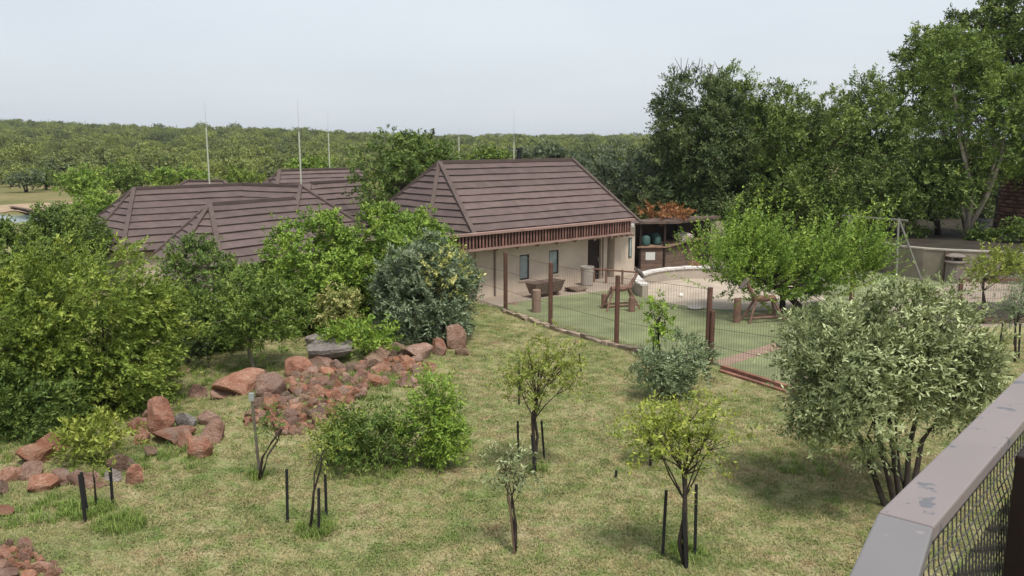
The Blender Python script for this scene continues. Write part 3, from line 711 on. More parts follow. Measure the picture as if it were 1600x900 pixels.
# ------------------------------------------------------------------ wooden play animals
log_m = plain('play_log', (0.20, 0.115, 0.085), 0.85, 0.3, 4, stretch=(1, 1, 1))
log_end = plain('play_log_pale', (0.33, 0.25, 0.2), 0.85, 0.2, 6)
def animal(label, p, rz, s=1.0):
    t_ = thing('wooden_animal', label, 'play animal', (p[0], p[1], 0.012), 'wooden play animals')
    t_.rotation_euler.z = rz; t_.scale = (s, s, s); z0 = (0, 0, 0)
    MB().tube([(-0.45, 0, 0.92), (0.05, 0, 0.9), (0.5, 0, 0.95)], [0.11, 0.135, 0.11], 10).build('body', log_m, t_, z0)
    for x, sx in ((-0.36, -1), (0.38, 1)):
        for y in (-1, 1):
            MB().tube([(x, 0.05 * y, 0.9), (x + sx * 0.42, 0.32 * y, 0.0)], [0.05, 0.042], 8).build('leg', log_m, t_, z0)
    for y in (-1, 1):
        MB().tube([(-0.66, 0.26 * y, 0.2), (0.66, 0.26 * y, 0.2)], 0.045, 8).build('stretcher', log_m, t_, z0)
    nk = MB().tube([(0.42, 0, 0.95), (0.6, 0, 1.25), (0.82, 0, 1.62)], [0.09, 0.08, 0.07], 8).build('neck', log_m, t_, z0)
    hd = MB().tube([(0.72, 0, 1.72), (0.88, 0, 1.6), (1.08, 0, 1.36)], [0.085, 0.11, 0.085], 10).build('head', plain('animal_head', (0.16, 0.13, 0.12), 0.8, 0.3, 5), t_, z0)
    for y in (-1, 1):
        MB().tube([(0.74, 0.06 * y, 1.74), (0.70, 0.16 * y, 1.86)], [0.03, 0.012], 6).build('ear', log_m, hd, z0)
    MB().tube([(-0.5, 0, 0.95), (-0.62, 0, 0.7)], [0.03, 0.02], 6).build('tail', log_m, t_, z0)
    return t_
p = H(969, 483, 0); animal('wooden play animal with raised neck and head in the playground by the sandpit', p, R(18), 0.97)
p = H(1192, 502, 0); animal('wooden play animal partly under the bright feathery tree', p, R(196), 1.0)
def stump(u, v, h, r, lab, mat=log_m):
    p = G(u, v); prof = [(0, h), (r * 0.9, h), (r, h - 0.03), (r * 1.03, h * 0.5), (r * 1.06, -0.03)]
    mb = MB(); mb.lathe(prof[::-1], (0, 0), 12); o = mb.build('log_post', mat, None, off=(0, 0, 0), smooth_shade=False); o.location = (p[0], p[1], 0.012)
    tag(o, lab, 'log post', 'short log posts in the playground')
stump(944, 481, 0.6, 0.13, 'short log post at the tail of the wooden animal by the sandpit')
stump(987, 487, 0.6, 0.14, 'short log post under the raised head of the wooden animal')
stump(838, 488, 0.95, 0.18, 'thick pale log post in front of the timber trough', plain('pale_log', (0.27, 0.185, 0.145), 0.85, 0.2, 4))
stump(1151, 504, 0.95, 0.14, 'short log post beside the wooden animal under the tree')
stump(1222, 488, 0.85, 0.12, 'dark log post behind the wooden animal under the tree', plain('dark_log', (0.05, 0.035, 0.03), 0.9, 0.3, 4))
# trough
p = G(852, 463); t_ = thing('timber_trough', 'long dark timber trough standing against the house wall', 'trough', (p[0], p[1], 0.0)); t_.rotation_euler.z = math.atan2(U[1], U[0])
tm = plain('trough_wood', (0.15, 0.105, 0.085), 0.85, 0.25, 3, rnd=0.1); z0 = (0, 0, 0)
Lh = 0.95
for y in (-1, 1):
    MB().box8([(-Lh + 0.15, 0.2 * y - 0.02, 0.2), (Lh - 0.15, 0.2 * y - 0.02, 0.2), (Lh - 0.15, 0.2 * y + 0.02, 0.2), (-Lh + 0.15, 0.2 * y + 0.02, 0.2), (-Lh, 0.34 * y - 0.02, 0.72), (Lh, 0.34 * y - 0.02, 0.72), (Lh, 0.34 * y + 0.02, 0.72), (-Lh, 0.34 * y + 0.02, 0.72)]).build('side_board', tm, t_, z0)
    MB().box8([(y * (Lh - 0.2), -0.18, 0.2), (y * (Lh - 0.16), -0.18, 0.2), (y * (Lh - 0.16), 0.18, 0.2), (y * (Lh - 0.2), 0.18, 0.2), (y * (Lh - 0.05), -0.31, 0.7), (y * (Lh - 0.01), -0.31, 0.7), (y * (Lh - 0.01), 0.31, 0.7), (y * (Lh - 0.05), 0.31, 0.7)]).build('end_board', tm, t_, z0)
    MB().box((y * 0.6, 0, 0.09), (0.12, 0.5, 0.2)).build('foot', tm, t_, z0)
MB().box((0, 0, 0.215), (1.56, 0.36, 0.04)).build('bottom_board', tm, t_, z0)
# concrete pot by the door
p = G(917, 446); mb = MB(); mb.lathe([(0, 0), (0.27, 0), (0.3, 0.05), (0.32, 0.85), (0.34, 0.88), (0.34, 0.95), (0.29, 0.95), (0.27, 0.75), (0, 0.75)], (0, 0), 20)
o = mb.build('concrete_bin', plain('concrete', (0.35, 0.31, 0.275), 0.9, 0.12, 3), None, off=(0, 0, 0), smooth_shade=False); o.location = (p[0], p[1], 0.006); tag(o, 'round pale concrete bin by the house door', 'bin')
# low rail by the house porch
t_ = thing('porch_rail', 'low brown timber rail in front of the house porch', 'rail', (*G(945, 447)[:2], 0))
ra, rb_ = G(928, 441), G(1000, 447)
for f_ in (0.0, 0.27, 0.62, 1.0):
    q = nlerp(ra, rb_, f_); MB().tube([(q[0], q[1], -0.02), (q[0], q[1], 0.75)], 0.055, 8).build('post', log_m, t_)
MB().tube([(ra[0], ra[1], 0.68), (rb_[0], rb_[1], 0.68)], 0.045, 8).build('top_rail', log_m, t_)

# ------------------------------------------------------------------ swing frame, retaining wall, bin, stone tower
t_p = H(1404, 344, 2.9)
b1, b2_ = H(1441, 440, 0), H(1400, 437, 0)
swing = thing('swing_frame', 'grey timber swing frame in front of the curved garden wall', 'swing', (*nlerp(b1, b2_, 0.5)[:2], 0))
pole_g = plain('grey_pole', (0.13, 0.125, 0.105), 0.8, 0.25, 4)
far = np.array([-1.7, 2.4, 0])
for q in (b1, b2_):
    for o_ in (np.zeros(3), far):
        MB().tube([q + o_ - [0, 0, 0.05], t_p + o_ + [0, 0, 0.1]], [0.065, 0.055], 8).build('leg', pole_g, swing)
xd = far / np.linalg.norm(far)
MB().tube([t_p - xd * 0.5, t_p + far + xd * 0.4], 0.07, 10).build('top_beam', pole_g, swing)
for f_ in (0.3, 0.6):
    q = t_p + far * f_; w_ = xd * 0.22
    for s_ in (-1, 1): MB().tube([q + w_ * s_, q + w_ * s_ - [0, 0, 2.35]], 0.012, 5).build('chain', dark_m, swing)
    q2 = q - np.array([0, 0, 2.36]); MB().beam(q2 - xd * 0.26, q2 + xd * 0.26, 0.2, 0.04).build('seat', dark_m, swing)
wpts = [G(u, v) for u, v in ((1375, 424), (1400, 431), (1440, 436), (1480, 439), (1520, 441), (1560, 443), (1610, 447), (1680, 453))]
rw_m = plain('garden_wall_plaster', (0.22, 0.192, 0.145), 0.92, 0.28, 0.8, bmp=0.25)
rwall = thing('garden_wall', 'curved plastered retaining wall below the big trees beside the swing', 'wall', (*wpts[3][:2], 0))
def ribbon(pts, off, z0, z1):
    mb = MB(); A_ = []
    for i, q in enumerate(pts):
        d = (pts[min(i + 1, len(pts) - 1)] - pts[max(i - 1, 0)])[:2]; d = d / np.linalg.norm(d); nn = np.array([-d[1], d[0]])
        A_.append((q[:2] + nn * off[0], q[:2] + nn * off[1]))
    for i in range(len(pts) - 1):
        (a, b_), (c, d) = A_[i], A_[i + 1]
        fsx = [(0, 4, 5, 1), (1, 5, 6, 2), (2, 6, 7, 3), (3, 7, 4, 0)] + ([(0, 1, 2, 3)] if i == 0 else []) + ([(7, 6, 5, 4)] if i == len(pts) - 2 else [])
        mb.add([(*a, z0), (*b_, z0), (*b_, z1), (*a, z1), (*c, z0), (*d, z0), (*d, z1), (*c, z1)], fsx)
    return mb
ribbon(wpts, (0.0, 0.3), -0.05, 1.55).build('wall', rw_m, rwall)
ribbon(wpts, (-0.04, 0.34), 1.552, 1.62).build('coping', plain('wall_coping', (0.34, 0.31, 0.26), 0.9, 0.2, 1.5), rwall)
q = nlerp(wpts[2], wpts[3], 0.85); MB().box((q[0], q[1] - 0.07, 0.76), (0.16, 0.1, 1.55)).build('drain_pipe', plain('brown_pipe', (0.12, 0.075, 0.05), 0.8, 0.2, 3), rwall)
bed = [tuple(w[:2] + np.array([0.0, 0.31])) for w in wpts] + [(45, 42), (45, 75), (14, 75), (14.6, 52), (17.0, 47.0)]
MB().prism(bed, -0.1, 1.45).build('planting_bed', plain('bed_soil', (0.035, 0.029, 0.02), 0.95, 0.45, 0.8, bmp=0.8), None)['kind'] = 'structure'
# bin with lid
p = G(1490, 441); t_ = thing('bin', 'grey brown concrete litter bin with raised lid before the garden wall', 'bin', (p[0], p[1], 0)); z0 = (0, 0, 0)
bm_ = plain('bin_concrete', (0.19, 0.16, 0.14), 0.9, 0.2, 3)
MB().lathe([(0, 0), (0.42, 0), (0.45, 0.06), (0.43, 0.98), (0.36, 1.0), (0, 1.0)], (0, 0), 10).build('drum', bm_, t_, z0)
MB().lathe([(0, 1.0), (0.50, 1.0), (0.52, 1.06), (0.48, 1.12), (0, 1.12)], (0, 0), 14).build('rim', bm_, t_, z0)
for a in range(4): MB().box((0.33 * math.cos(a * 1.571 + 0.6), 0.33 * math.sin(a * 1.571 + 0.6), 1.2), (0.09, 0.09, 0.2)).build('lid_support', bm_, t_, z0)
MB().lathe([(0, 1.3), (0.46, 1.3), (0.48, 1.34), (0.4, 1.4), (0.2, 1.46), (0, 1.47)], (0, 0), 14).build('lid', bm_, t_, z0)
# stone tower
tc = P(1632, 378, 51.5)[:2]; tr = 2.75
tower = thing('stone_tower', 'broad round tower of rough reddish stones at the edge of the garden', 'tower', (tc[0], tc[1], 1.45))
MB().lathe([(0, 1.4), (tr * 1.06, 1.4), (tr * 0.97, 5.6), (tr * 0.97, 5.62), (0, 5.62)], tuple(tc), 40).build('core', plain('mortar', (0.05, 0.035, 0.028), 0.95, 0.3, 3), tower)
st_m = plain('tower_stone', (0.20, 0.105, 0.075), 0.9, 0.3, 2.5, bmp=0.6, rnd=0.4)
rg = random.Random(11); z = 1.5; rest = MB()
while z < 5.45:
    hgt = rg.uniform(0.2, 0.3); a = R(165) + rg.uniform(0, 0.1); end = R(300)
    while a < end:
        wd_ = rg.uniform(0.22, 0.42) / tr; rr2 = tr * (1.06 - 0.09 * (z - 1.4) / 4.2)
        ro = rr2 + rg.uniform(0.02, 0.07); zz0, zz1 = z + rg.uniform(0, 0.03), z + hgt - 0.035 - rg.uniform(0, 0.03)
        pts = []
        for zq in (zz0, zz1):
            for r_, t_a in ((rr2 - 0.05, a), (rr2 - 0.05, a + wd_ - 0.013), (ro - rg.uniform(0, 0.03), a + wd_ - 0.013), (ro - rg.uniform(0, 0.03), a)):
                pts.append((tc[0] + r_ * math.cos(t_a), tc[1] + r_ * math.sin(t_a), zq))
        mb = MB().box8([pts[i] for i in (3, 2, 1, 0, 7, 6, 5, 4)])
        if a < R(262): mb.build('stone', st_m, tower)
        else: rest.box8([pts[i] for i in (3, 2, 1, 0, 7, 6, 5, 4)])
        a += wd_
    z += hgt
rest.build('stone_facing', st_m, tower)['kind'] = 'stuff'
# pot in the bed
p = P(1531, 368, 50.0); mb = MB(); mb.lathe([(0, 0), (0.36, 0), (0.4, 0.05), (0.46, 0.9), (0.5, 0.92), (0.5, 1.0), (0.44, 1.0), (0.42, 0.86), (0, 0.86)], (0, 0), 18)
o = mb.build('garden_pot', plain('pot_grey', (0.16, 0.16, 0.145), 0.85, 0.15, 3), None, off=(0, 0, 0)); o.location = (p[0], p[1], 1.45); tag(o, 'large grey garden pot behind the retaining wall near the stone tower', 'pot')

# ------------------------------------------------------------------ mesh fence round the playground
post_m = plain('fence_post_brown', (0.135, 0.068, 0.050), 0.8, 0.25, 3)
wire_m = plain('fence_wire', (0.15, 0.10, 0.085), 0.6, 0.2, 3)
fence = thing('mesh_fence', 'brown mesh fence with stout posts along the playground edge', 'fence', (*G(963, 540)[:2], 0))
fp_ = [G(742, 469), G(790, 485), G(860, 510), G(963, 540), G(1105, 568)]
HT = 2.4
for i, q in enumerate(fp_):
    if i: MB().tube([(q[0], q[1], -0.1), (q[0], q[1], HT + 0.08)], 0.085, 8).build('post', post_m, fence)
ge = G(1245, 610); gq = fp_[-1] + (ge - fp_[-1]) * 0.045
MB().tube([(gq[0], gq[1], -0.1), (gq[0], gq[1], 1.75)], 0.07, 8).build('gate_post', post_m, fence)
MB().tube([(ge[0], ge[1], -0.1), (ge[0], ge[1], 2.3)], 0.08, 8).build('post', post_m, fence)
def mesh_panel(a, b_, h0, h1, sp=0.1):
    mb = MB(); L = np.linalg.norm(b_ - a); n_ = int(L / sp); d = (b_ - a) / L
    for i in range(1, n_):
        q = a + d * i * L / n_; hh = h0 + (h1 - h0) * i / n_
        mb.box((q[0], q[1], hh / 2 + 0.03), (0.0065, 0.0065, hh))
    for fz in (0.02, 0.35, 0.68, 0.995):
        mb.beam((a[0], a[1], h0 * fz + 0.03), (b_[0], b_[1], h1 * fz + 0.03), 0.011, 0.011)
    mb.build('wire_panel', wire_m, fence)['kind'] = 'stuff'
for i in range(4): mesh_panel(fp_[i], fp_[i + 1], HT if i else 2.3, HT)
mesh_panel(gq, ge, 1.7, 2.1)
# stone edging under the fence: every stone is one
edge_m = plain('edging_stone', (0.27, 0.21, 0.155), 0.92, 0.3, 3, rnd=0.3)
kerb_m = plain('edging_brick', (0.235, 0.115, 0.08), 0.9, 0.25, 3, rnd=0.22)
curb = thing('stone_edging', 'low row of rough stones edging the lawn along the mesh fence', 'edging', (*G(900, 523)[:2], 0))
rg = random.Random(4)
for i in range(1, 4):
    a, b_ = fp_[i], fp_[i + 1]; L = np.linalg.norm(b_ - a); d = (b_ - a) / L; nn = np.array([d[1], -d[0], 0]); nn = nn if nn[1] < 0 else -nn; s = 0.1
    while s < L - 0.1:
        w_ = rg.uniform(0.22, 0.42); q = a + d * (s + w_ / 2) + nn * rg.uniform(0.2, 0.27)
        hh = rg.uniform(0.1, 0.17); rz = math.atan2(d[1], d[0]) + rg.uniform(-0.15, 0.15)
        mb = MB(); mb.box((0, 0, hh / 2 - 0.02), (w_ * 0.96, rg.uniform(0.16, 0.26), hh + 0.04), rz)
        mb.v = [(x * (1 + rg.uniform(-0.14, 0.14)) + q[0], y * (1 + rg.uniform(-0.14, 0.14)) + q[1], z * rg.uniform(0.8, 1.1)) for x, y, z in mb.v]
        mb.build('stone', edge_m, curb); s += w_
brick = thing('brick_edging', 'double course of red brick edging by the playground gate', 'edging', (*G(1180, 592)[:2], 0))
a = G(1128, 578); b_ = G(1252, 617); L = np.linalg.norm(b_ - a); d = (b_ - a) / L; nn = np.array([d[1], -d[0], 0]); nn = nn if nn[1] < 0 else -nn
for rI, (o_, zt) in enumerate(((0.0, 0.16), (0.2, 0.07))):
    s = 0.12 * rI
    while s < L:
        q = a + d * (s + 0.11) + nn * o_; MB().box((q[0], q[1], zt / 2 - 0.03), (0.215, 0.15, zt + 0.06), math.atan2(d[1], d[0]) + rg.uniform(-0.02, 0.02)).build('brick', kerb_m, brick); s += 0.23
# far side fence of the playground, on the right
fence2 = thing('low_fence', 'low brown mesh fence with square posts behind the olive bush', 'fence', (*G(1500, 478)[:2], 0))
l0, l1, l2 = G(1498, 482), G(1537, 508), G(1640, 545); lm1 = G(1330, 470)
for q, h in ((l0, 1.25), (lm1, 1.2)): MB().box((q[0], q[1], h / 2), (0.14, 0.14, h + 0.1)).build('post', post_m, fence2)
fx = fence; fence = fence2; 
def panel2(a, b_, h): mesh_panel(a, b_, h, h, 0.11)
panel2(lm1, l0, 1.1); panel2(l0, G(1640, 480), 1.1); fence = fx
MB().beam((l0[0], l0[1], 1.22), (*G(1640, 480)[:2], 1.22), 0.09, 0.09).build('top_rail', post_m, fence2)
q = G(1640, 480); MB().box((q[0], q[1], 0.6), (0.14, 0.14, 1.3)).build('post', post_m, fence2)
cart = G(1545, 500)
b3_ = thing('stone_step', 'low grey brick step with timber edge behind the olive bush', 'step', (cart[0], cart[1], 0))
MB().box((cart[0] + 0.6, cart[1] + 0.3, 0.28), (3.2, 0.9, 0.62), R(4)).build('block', plain('step_block', (0.15, 0.125, 0.11), 0.9, 0.3, 3), b3_, bevel=0.02)
MB().box((cart[0] + 0.6, cart[1] - 0.4, 0.08), (3.4, 0.5, 0.2), R(4)).build('timber_edge', wood, b3_, bevel=0.015)
# jetty wall at the dam
jq = H(34, 327, -0.2)
jt = thing('jetty_wall', 'dark low timber jetty edge at the dam shore', 'jetty', (jq[0], jq[1], -0.5))
ja, jb = H(20, 326, -0.1), H(50, 332, -0.1)
for i in range(8):
    q = nlerp(ja, jb, (i + 0.5) / 8); MB().box((q[0], q[1], -0.25), (0.24, 0.4, 0.7), 0).build('plank', dark_m, jt)
MB().beam((ja[0] - 0.1, ja[1], 0.14), (jb[0] + 0.1, jb[1], 0.14), 0.5, 0.07).build('cap_board', wood, jt)

# ------------------------------------------------------------------ rocks
import bmesh
from mathutils import noise as mnoise
def rock_mesh(seed, cuts=9, lo=0.42, hi=0.75):
    rg = random.Random(seed); bm = bmesh.new(); bmesh.ops.create_icosphere(bm, subdivisions=3, radius=1.0)
    pl = []; off = Vector((seed * 3.7, seed * 1.9, 0))
    for _ in range(cuts):
        d = Vector((rg.gauss(0, 1), rg.gauss(0, 1), rg.gauss(0, 0.8))).normalized(); pl.append((d, rg.uniform(lo, hi)))
    for v in bm.verts:
        for d, k in pl:
            q = v.co.dot(d)
            if q > k: v.co -= d * (q - k)
        v.co *= 1 + 0.10 * mnoise.noise(v.co * 2.2 + off) + 0.05 * mnoise.noise(v.co * 6 + off)
        if v.co.z < -0.45: v.co.z = -0.45
    xs2 = [v.co.x for v in bm.verts]; ys2 = [v.co.y for v in bm.verts]; zs2 = [v.co.z for v in bm.verts]
    for v in bm.verts:
        v.co = Vector(((v.co.x - min(xs2)) / (max(xs2) - min(xs2)) - 0.5, (v.co.y - min(ys2)) / (max(ys2) - min(ys2)) - 0.5, (v.co.z - min(zs2)) / (max(zs2) - min(zs2))))
    me = bpy.data.meshes.new('rock'); bm.to_mesh(me); bm.free(); return me
def slab_mesh():
    me = rock_mesh(91, 14)
    for v in me.vertices:
        z = v.co.z; v.co.z = min(max((z - 0.35) / 0.3, 0.0 + 0.25 * abs(v.co.x)), 1.0 - 0.12 * v.co.x + 0.04 * mnoise.noise(v.co * 9))
    return me
ROCKS = [rock_mesh(i + 40, 12 + i % 5) for i in range(12)]
ROCKS.append(slab_mesh())
def rock_mat(name, c, c2, rnd=0.25):
    m, nt, b = nodes(name)
    n1 = noise(nt, 2.6, 6, 0.65, 'Position'); n2 = noise(nt, 22, 5, 0.7, 'Position'); n3 = noise(nt, 1.3, 4, 0.6, 'Position')
    r1 = ramp(nt, n1.outputs['Fac'], [(0.3, tuple(x * 0.6 for x in c)), (0.45, c), (0.62, c2), (0.75, tuple(min(1, x * 1.15 + 0.04) for x in c2))]).outputs[0]
    r3 = ramp(nt, n3.outputs['Fac'], [(0.55, (0, 0, 0)), (0.72, (0.6, 0.6, 0.6))]).outputs[0]
    cc = mixc(nt, r3, r1, (0.20, 0.165, 0.145))
    cc = mixc(nt, 0.6, cc, ramp(nt, n2.outputs['Fac'], [(0.3, (0.6, 0.6, 0.6)), (0.7, (1.3, 1.3, 1.3))]).outputs[0], 'MULTIPLY')
    oi = N(nt, 'ShaderNodeObjectInfo'); rr = ramp(nt, oi.outputs['Random'], [(0, (1 - rnd, 1 - rnd * 0.8, 1 - rnd * 0.7)), (0.5, (1, 1, 1)), (1, (1 + rnd, 1 + rnd, 1 + rnd))])
    nt.links.new(mixc(nt, 1.0, cc, rr.outputs[0], 'MULTIPLY'), b.inputs['Base Color']); b.inputs['Roughness'].default_value = 0.9; b.inputs['Specular IOR Level'].default_value = 0.2
    n4 = noise(nt, 7, 8, 0.72, 'Position'); ad = N(nt, 'ShaderNodeMath', operation='ADD'); nt.links.new(n2.outputs['Fac'], ad.inputs[0]); nt.links.new(n4.outputs['Fac'], ad.inputs[1]); bump(nt, b, ad.outputs[0], 1.0, 0.09); return m
RM = {'red': rock_mat('rock_red', (0.37, 0.175, 0.115), (0.50, 0.295, 0.215)), 'brown': rock_mat('rock_brown', (0.30, 0.175, 0.13), (0.42, 0.28, 0.22)),
      'grey': rock_mat('rock_grey', (0.29, 0.245, 0.225), (0.42, 0.38, 0.35)), 'orange': rock_mat('rock_orange', (0.37, 0.165, 0.10), (0.47, 0.26, 0.175)), 'tan': rock_mat('rock_tan', (0.29, 0.19, 0.13), (0.38, 0.27, 0.2))}
RMESH = {}
def rock(name, label, u, vb, w, h, kind, group, k=None, rz=None, cat='rock', dz=0.0, tilt=0.12, dy=0.8):
    p = G(u, vb); s = p[1] / (FPX * 0.99)
    k = rr_.randrange(12) if k is None else k
    key = (k, kind)
    if key not in RMESH:
        me = ROCKS[k].copy(); me.materials.append(RM[kind]); RMESH[key] = me
    o = link(name, RMESH[key]); W_ = w * s; Hh = h * s * 1.0
    o.scale = (W_ * 1.04, W_ * dy * rr_.uniform(0.85, 1.15), Hh * 1.22); o.rotation_euler = (rr_.uniform(-tilt, tilt), rr_.uniform(-tilt, tilt), rr_.uniform(-0.5, 0.5) if rz is None else rz)
    yb = p[1] + W_ * 0.2
    o.location = (p[0] * yb / p[1], yb, gz1(p[0], yb) - 0.2 * Hh + dz)
    return tag(o, label, cat, group)
gB = 'boulders of the left rock group'; gC = 'boulders by the staked seedling'; gD = 'boulders round the rubble heap'; gE = 'boulders under the grey shrub'
big = [
 ('boulder', 'tall upright rust red boulder standing over its rock group', 254, 674, 44, 54, 'red', gB, 3), ('boulder', 'long red boulder lying flat at the foot of the upright boulder', 272, 692, 66, 22, 'red', gB, 5),
 ('boulder', 'squared red boulder at the front corner of the upright boulder group', 312, 716, 46, 36, 'red', gB, 1), ('boulder', 'large rounded brown boulder at the right of the upright boulder group', 333, 692, 40, 36, 'brown', gB, 7),
 ('rock', 'medium red rock around the upright boulder', 216, 672, 36, 24, 'red', gB, 2), ('rock', 'medium red rock around the upright boulder', 224, 692, 32, 24, 'red', gB, 4), ('rock', 'medium red rock around the upright boulder', 294, 700, 36, 28, 'red', gB, 6),
 ('rock', 'grey rock tucked behind the squared red boulder', 292, 668, 30, 24, 'grey', gB, 8), ('rock', 'brown rock at the back of the upright boulder group', 330, 664, 38, 24, 'brown', gB, 9), ('rock', 'small tan stone in the grass before the upright boulder', 235, 714, 20, 18, 'tan', gB, 0),
 ('rock', 'medium red rock around the upright boulder', 236, 655, 26, 20, 'red', gB, 10),
 ('boulder', 'bright orange red boulder at the back left of the seedling', 82, 706, 54, 34, 'orange', gC, 2), ('boulder', 'broad orange red slab boulder beside the yellow green bush', 58, 726, 56, 32, 'orange', gC, 5),
 ('rock', 'brownish rock in the row behind the stakes', 46, 748, 44, 24, 'brown', gC, 7), ('rock', 'flat red rock at the left end of the row behind the stakes', 66, 768, 54, 28, 'red', gC, 1),
 ('rock', 'brownish rock in the row behind the stakes', 96, 758, 34, 24, 'brown', gC, 3), ('rock', 'brownish rock in the row behind the stakes', 124, 758, 36, 24, 'brown', gC, 9), ('rock', 'brownish rock in the row behind the stakes', 150, 762, 40, 26, 'brown', gC, 6),
 ('rock', 'grey rock in the row right behind the stakes', 176, 752, 34, 20, 'grey', gC, 4), ('boulder', 'dark brown boulder behind the right hand stake', 188, 738, 38, 30, 'brown', gC, 8), ('boulder', 'rounded reddish boulder at the right end of the row behind the stakes', 212, 757, 30, 32, 'red', gC, 10),
 ('rock', 'red rock half hidden at the far left end of the rock row', 20, 752, 40, 24, 'red', gC, 11), ('rock', 'pale red stone alone in the grass at the left', 8, 806, 34, 16, 'red', gC, 0), ('rock', 'brown boulder alone on the lawn left of the rock row', 3, 772, 20, 26, 'brown', gC, 2),
 ('boulder', 'long brown boulder lying left of the rubble heap', 378, 616, 84, 36, 'red', gD, 5), ('boulder', 'grey red boulder against the left side of the rubble heap', 424, 622, 56, 40, 'brown', gD, 1), ('rock', 'low brown rock in the grass left of the long boulder', 309, 620, 34, 20, 'brown', gD, 4),
 ('rock', 'flat brown stone before the long boulder', 345, 624, 34, 12, 'brown', gD, 0), ('boulder', 'dark red boulder propping the pale slab', 470, 588, 50, 30, 'red', gD, 3), ('boulder', 'dark red boulder under the left of the pale slab', 508, 574, 56, 22, 'brown', gD, 6),
 ('rock', 'brown rock lying alone by the dark shrubs', 289, 584, 26, 14, 'brown', gD, 9), ('boulder', 'rough orange boulder at the back of the rubble heap', 588, 568, 40, 22, 'tan', gD, 7), ('boulder', 'rough orange boulder behind the middle of the rubble heap', 624, 556, 28, 16, 'tan', gD, 10),
 ('boulder', 'big upright brown boulder at the right foot of the grey shrub', 714, 546, 36, 40, 'brown', gE, 1), ('boulder', 'small red boulder beside the big upright boulder', 688, 555, 26, 26, 'red', gE, 3), ('boulder', 'wide grey brown boulder under the grey shrub', 655, 562, 44, 24, 'brown', gE, 5),
 ('rock', 'low stone at the foot of the big upright boulder', 722, 556, 22, 14, 'tan', gE, 8), ('boulder', 'dark boulder tucked under the grey shrub', 700, 532, 30, 28, 'brown', gE, 6),
 ('boulder', 'orange boulder beside the sandpit wall and bright tree', 1083, 424, 24, 16, 'orange', 'boulders in the playground', 4), ('rock', 'flat pale rock at the foot of the house wall', 900, 456, 36, 8, 'tan', 'boulders in the playground', 5),
 ('rock', 'pale flat stone at the corner of the fence near the house', 802, 476, 18, 5, 'tan', 'boulders in the playground', 2)]
for (nm, lab, u, v, w, h, kd_, gr, k) in big: rock(nm, lab, u, v, w, h, kd_, gr, k)
def slab(label, u, vb, w, dep, th, dz, rz, seed):
    p = G(u, vb); rg = random.Random(seed); s = p[1] / FPX; n_ = 11; ring = []
    for k in range(n_):
        t = 2 * math.pi * k / n_; r_ = rg.uniform(0.86, 1.08); ring.append((0.5 * w * s * math.cos(t) * r_ * (1.12 if math.cos(t) > 0 else 0.95), 0.5 * dep * math.sin(t) * r_))
    vs = []
    for f_, z_, jt in ((0.72, -th, 0.03), (0.97, -th * 0.45, 0.03), (1.0, -0.03, 0.012), (0.93, 0.0, 0.006)):
        for (x, y) in ring: vs.append((x * f_ + rg.uniform(-jt, jt), y * f_ + rg.uniform(-jt, jt), z_ + 0.05 * x + 0.10 * y + rg.uniform(-jt, jt)))
    fs = [tuple(range(n_))[::-1], tuple(range(3 * n_, 4 * n_))]
    for q in range(3):
        for k in range(n_): fs.append((q * n_ + k, q * n_ + (k + 1) % n_, (q + 1) * n_ + (k + 1) % n_, (q + 1) * n_ + k))
    o = MB().add(vs, fs).build('rock_slab', RM['grey'], None, off=(0, 0, 0)); o.rotation_euler.z = rz
    o.location = (p[0], p[1] + dep * 0.3, gz1(p[0], p[1]) + dz); tag(o, label, 'rock', gD)
slab('large pale grey slab resting on dark boulders', 508, 572, 82, 1.2, 0.34, 0.62, 0.06, 3)
slab('small pale grey slab behind the large slab', 492, 542, 36, 0.6, 0.25, 0.34, 0.1, 9)
def inside(p, poly):
    x, y = p; c = False
    for i in range(len(poly)):
        (x1, y1), (x2, y2) = poly[i], poly[i - 1]
        if (y1 > y) != (y2 > y) and x < (x2 - x1) * (y - y1) / (y2 - y1) + x1: c = not c
    return c
pile = [(384, 668), (398, 640), (425, 612), (462, 592), (520, 580), (560, 572), (600, 545), (640, 552), (672, 575), (668, 598), (640, 606), (605, 600), (575, 612), (556, 632), (530, 640), (505, 662), (470, 682), (440, 684), (405, 660)]
rg = random.Random(8); got = []
while len(got) < 235:
    u, v = rg.uniform(380, 675), rg.uniform(540, 685)
    if not inside((u, v), pile): continue
    w = rg.choice([9, 11, 12, 14, 17, 22])
    if any(abs(u - a) < (w + c) * 0.33 and abs(v - b_) < (w + c) * 0.19 for a, b_, c in got):
        if rg.random() < 0.97: continue
    got.append((u, v, w))
for (u, v, w) in got:
    rock('rubble_stone', 'small rough reddish or brown stone in the rubble heap on the lawn', u, v, w * 1.25, w * 0.9, rg.choice(['red', 'red', 'brown', 'tan', 'orange', 'brown']), 'stones of the rubble heap', tilt=0.4, cat='stone')
pile2 = [(-30, 850), (30, 852), (60, 868), (84, 884), (88, 902), (60, 930), (-30, 930)]; got = []
while len(got) < 62:
    u, v = rg.uniform(-30, 95), rg.uniform(848, 930)
    if not inside((u, v), pile2): continue
    w = rg.choice([9, 12, 15, 20, 26])
    if any(abs(u - a) < (w + c) * 0.33 and abs(v - b_) < (w + c) * 0.2 for a, b_, c in got):
        if rg.random() < 0.97: continue
    got.append((u, v, w))
for (u, v, w) in got:
    rock('rubble_stone', 'small rough reddish stone in the corner rubble heap below the seedling', u, v, w * 1.15, w * 0.8, rg.choice(['red', 'red', 'brown', 'orange']), 'stones of the corner rubble heap', tilt=0.4, cat='stone')
rock('rock', 'pale tan stone at the edge of the corner rubble heap', 74, 892, 28, 14, 'tan', 'stones of the corner rubble heap', 4)

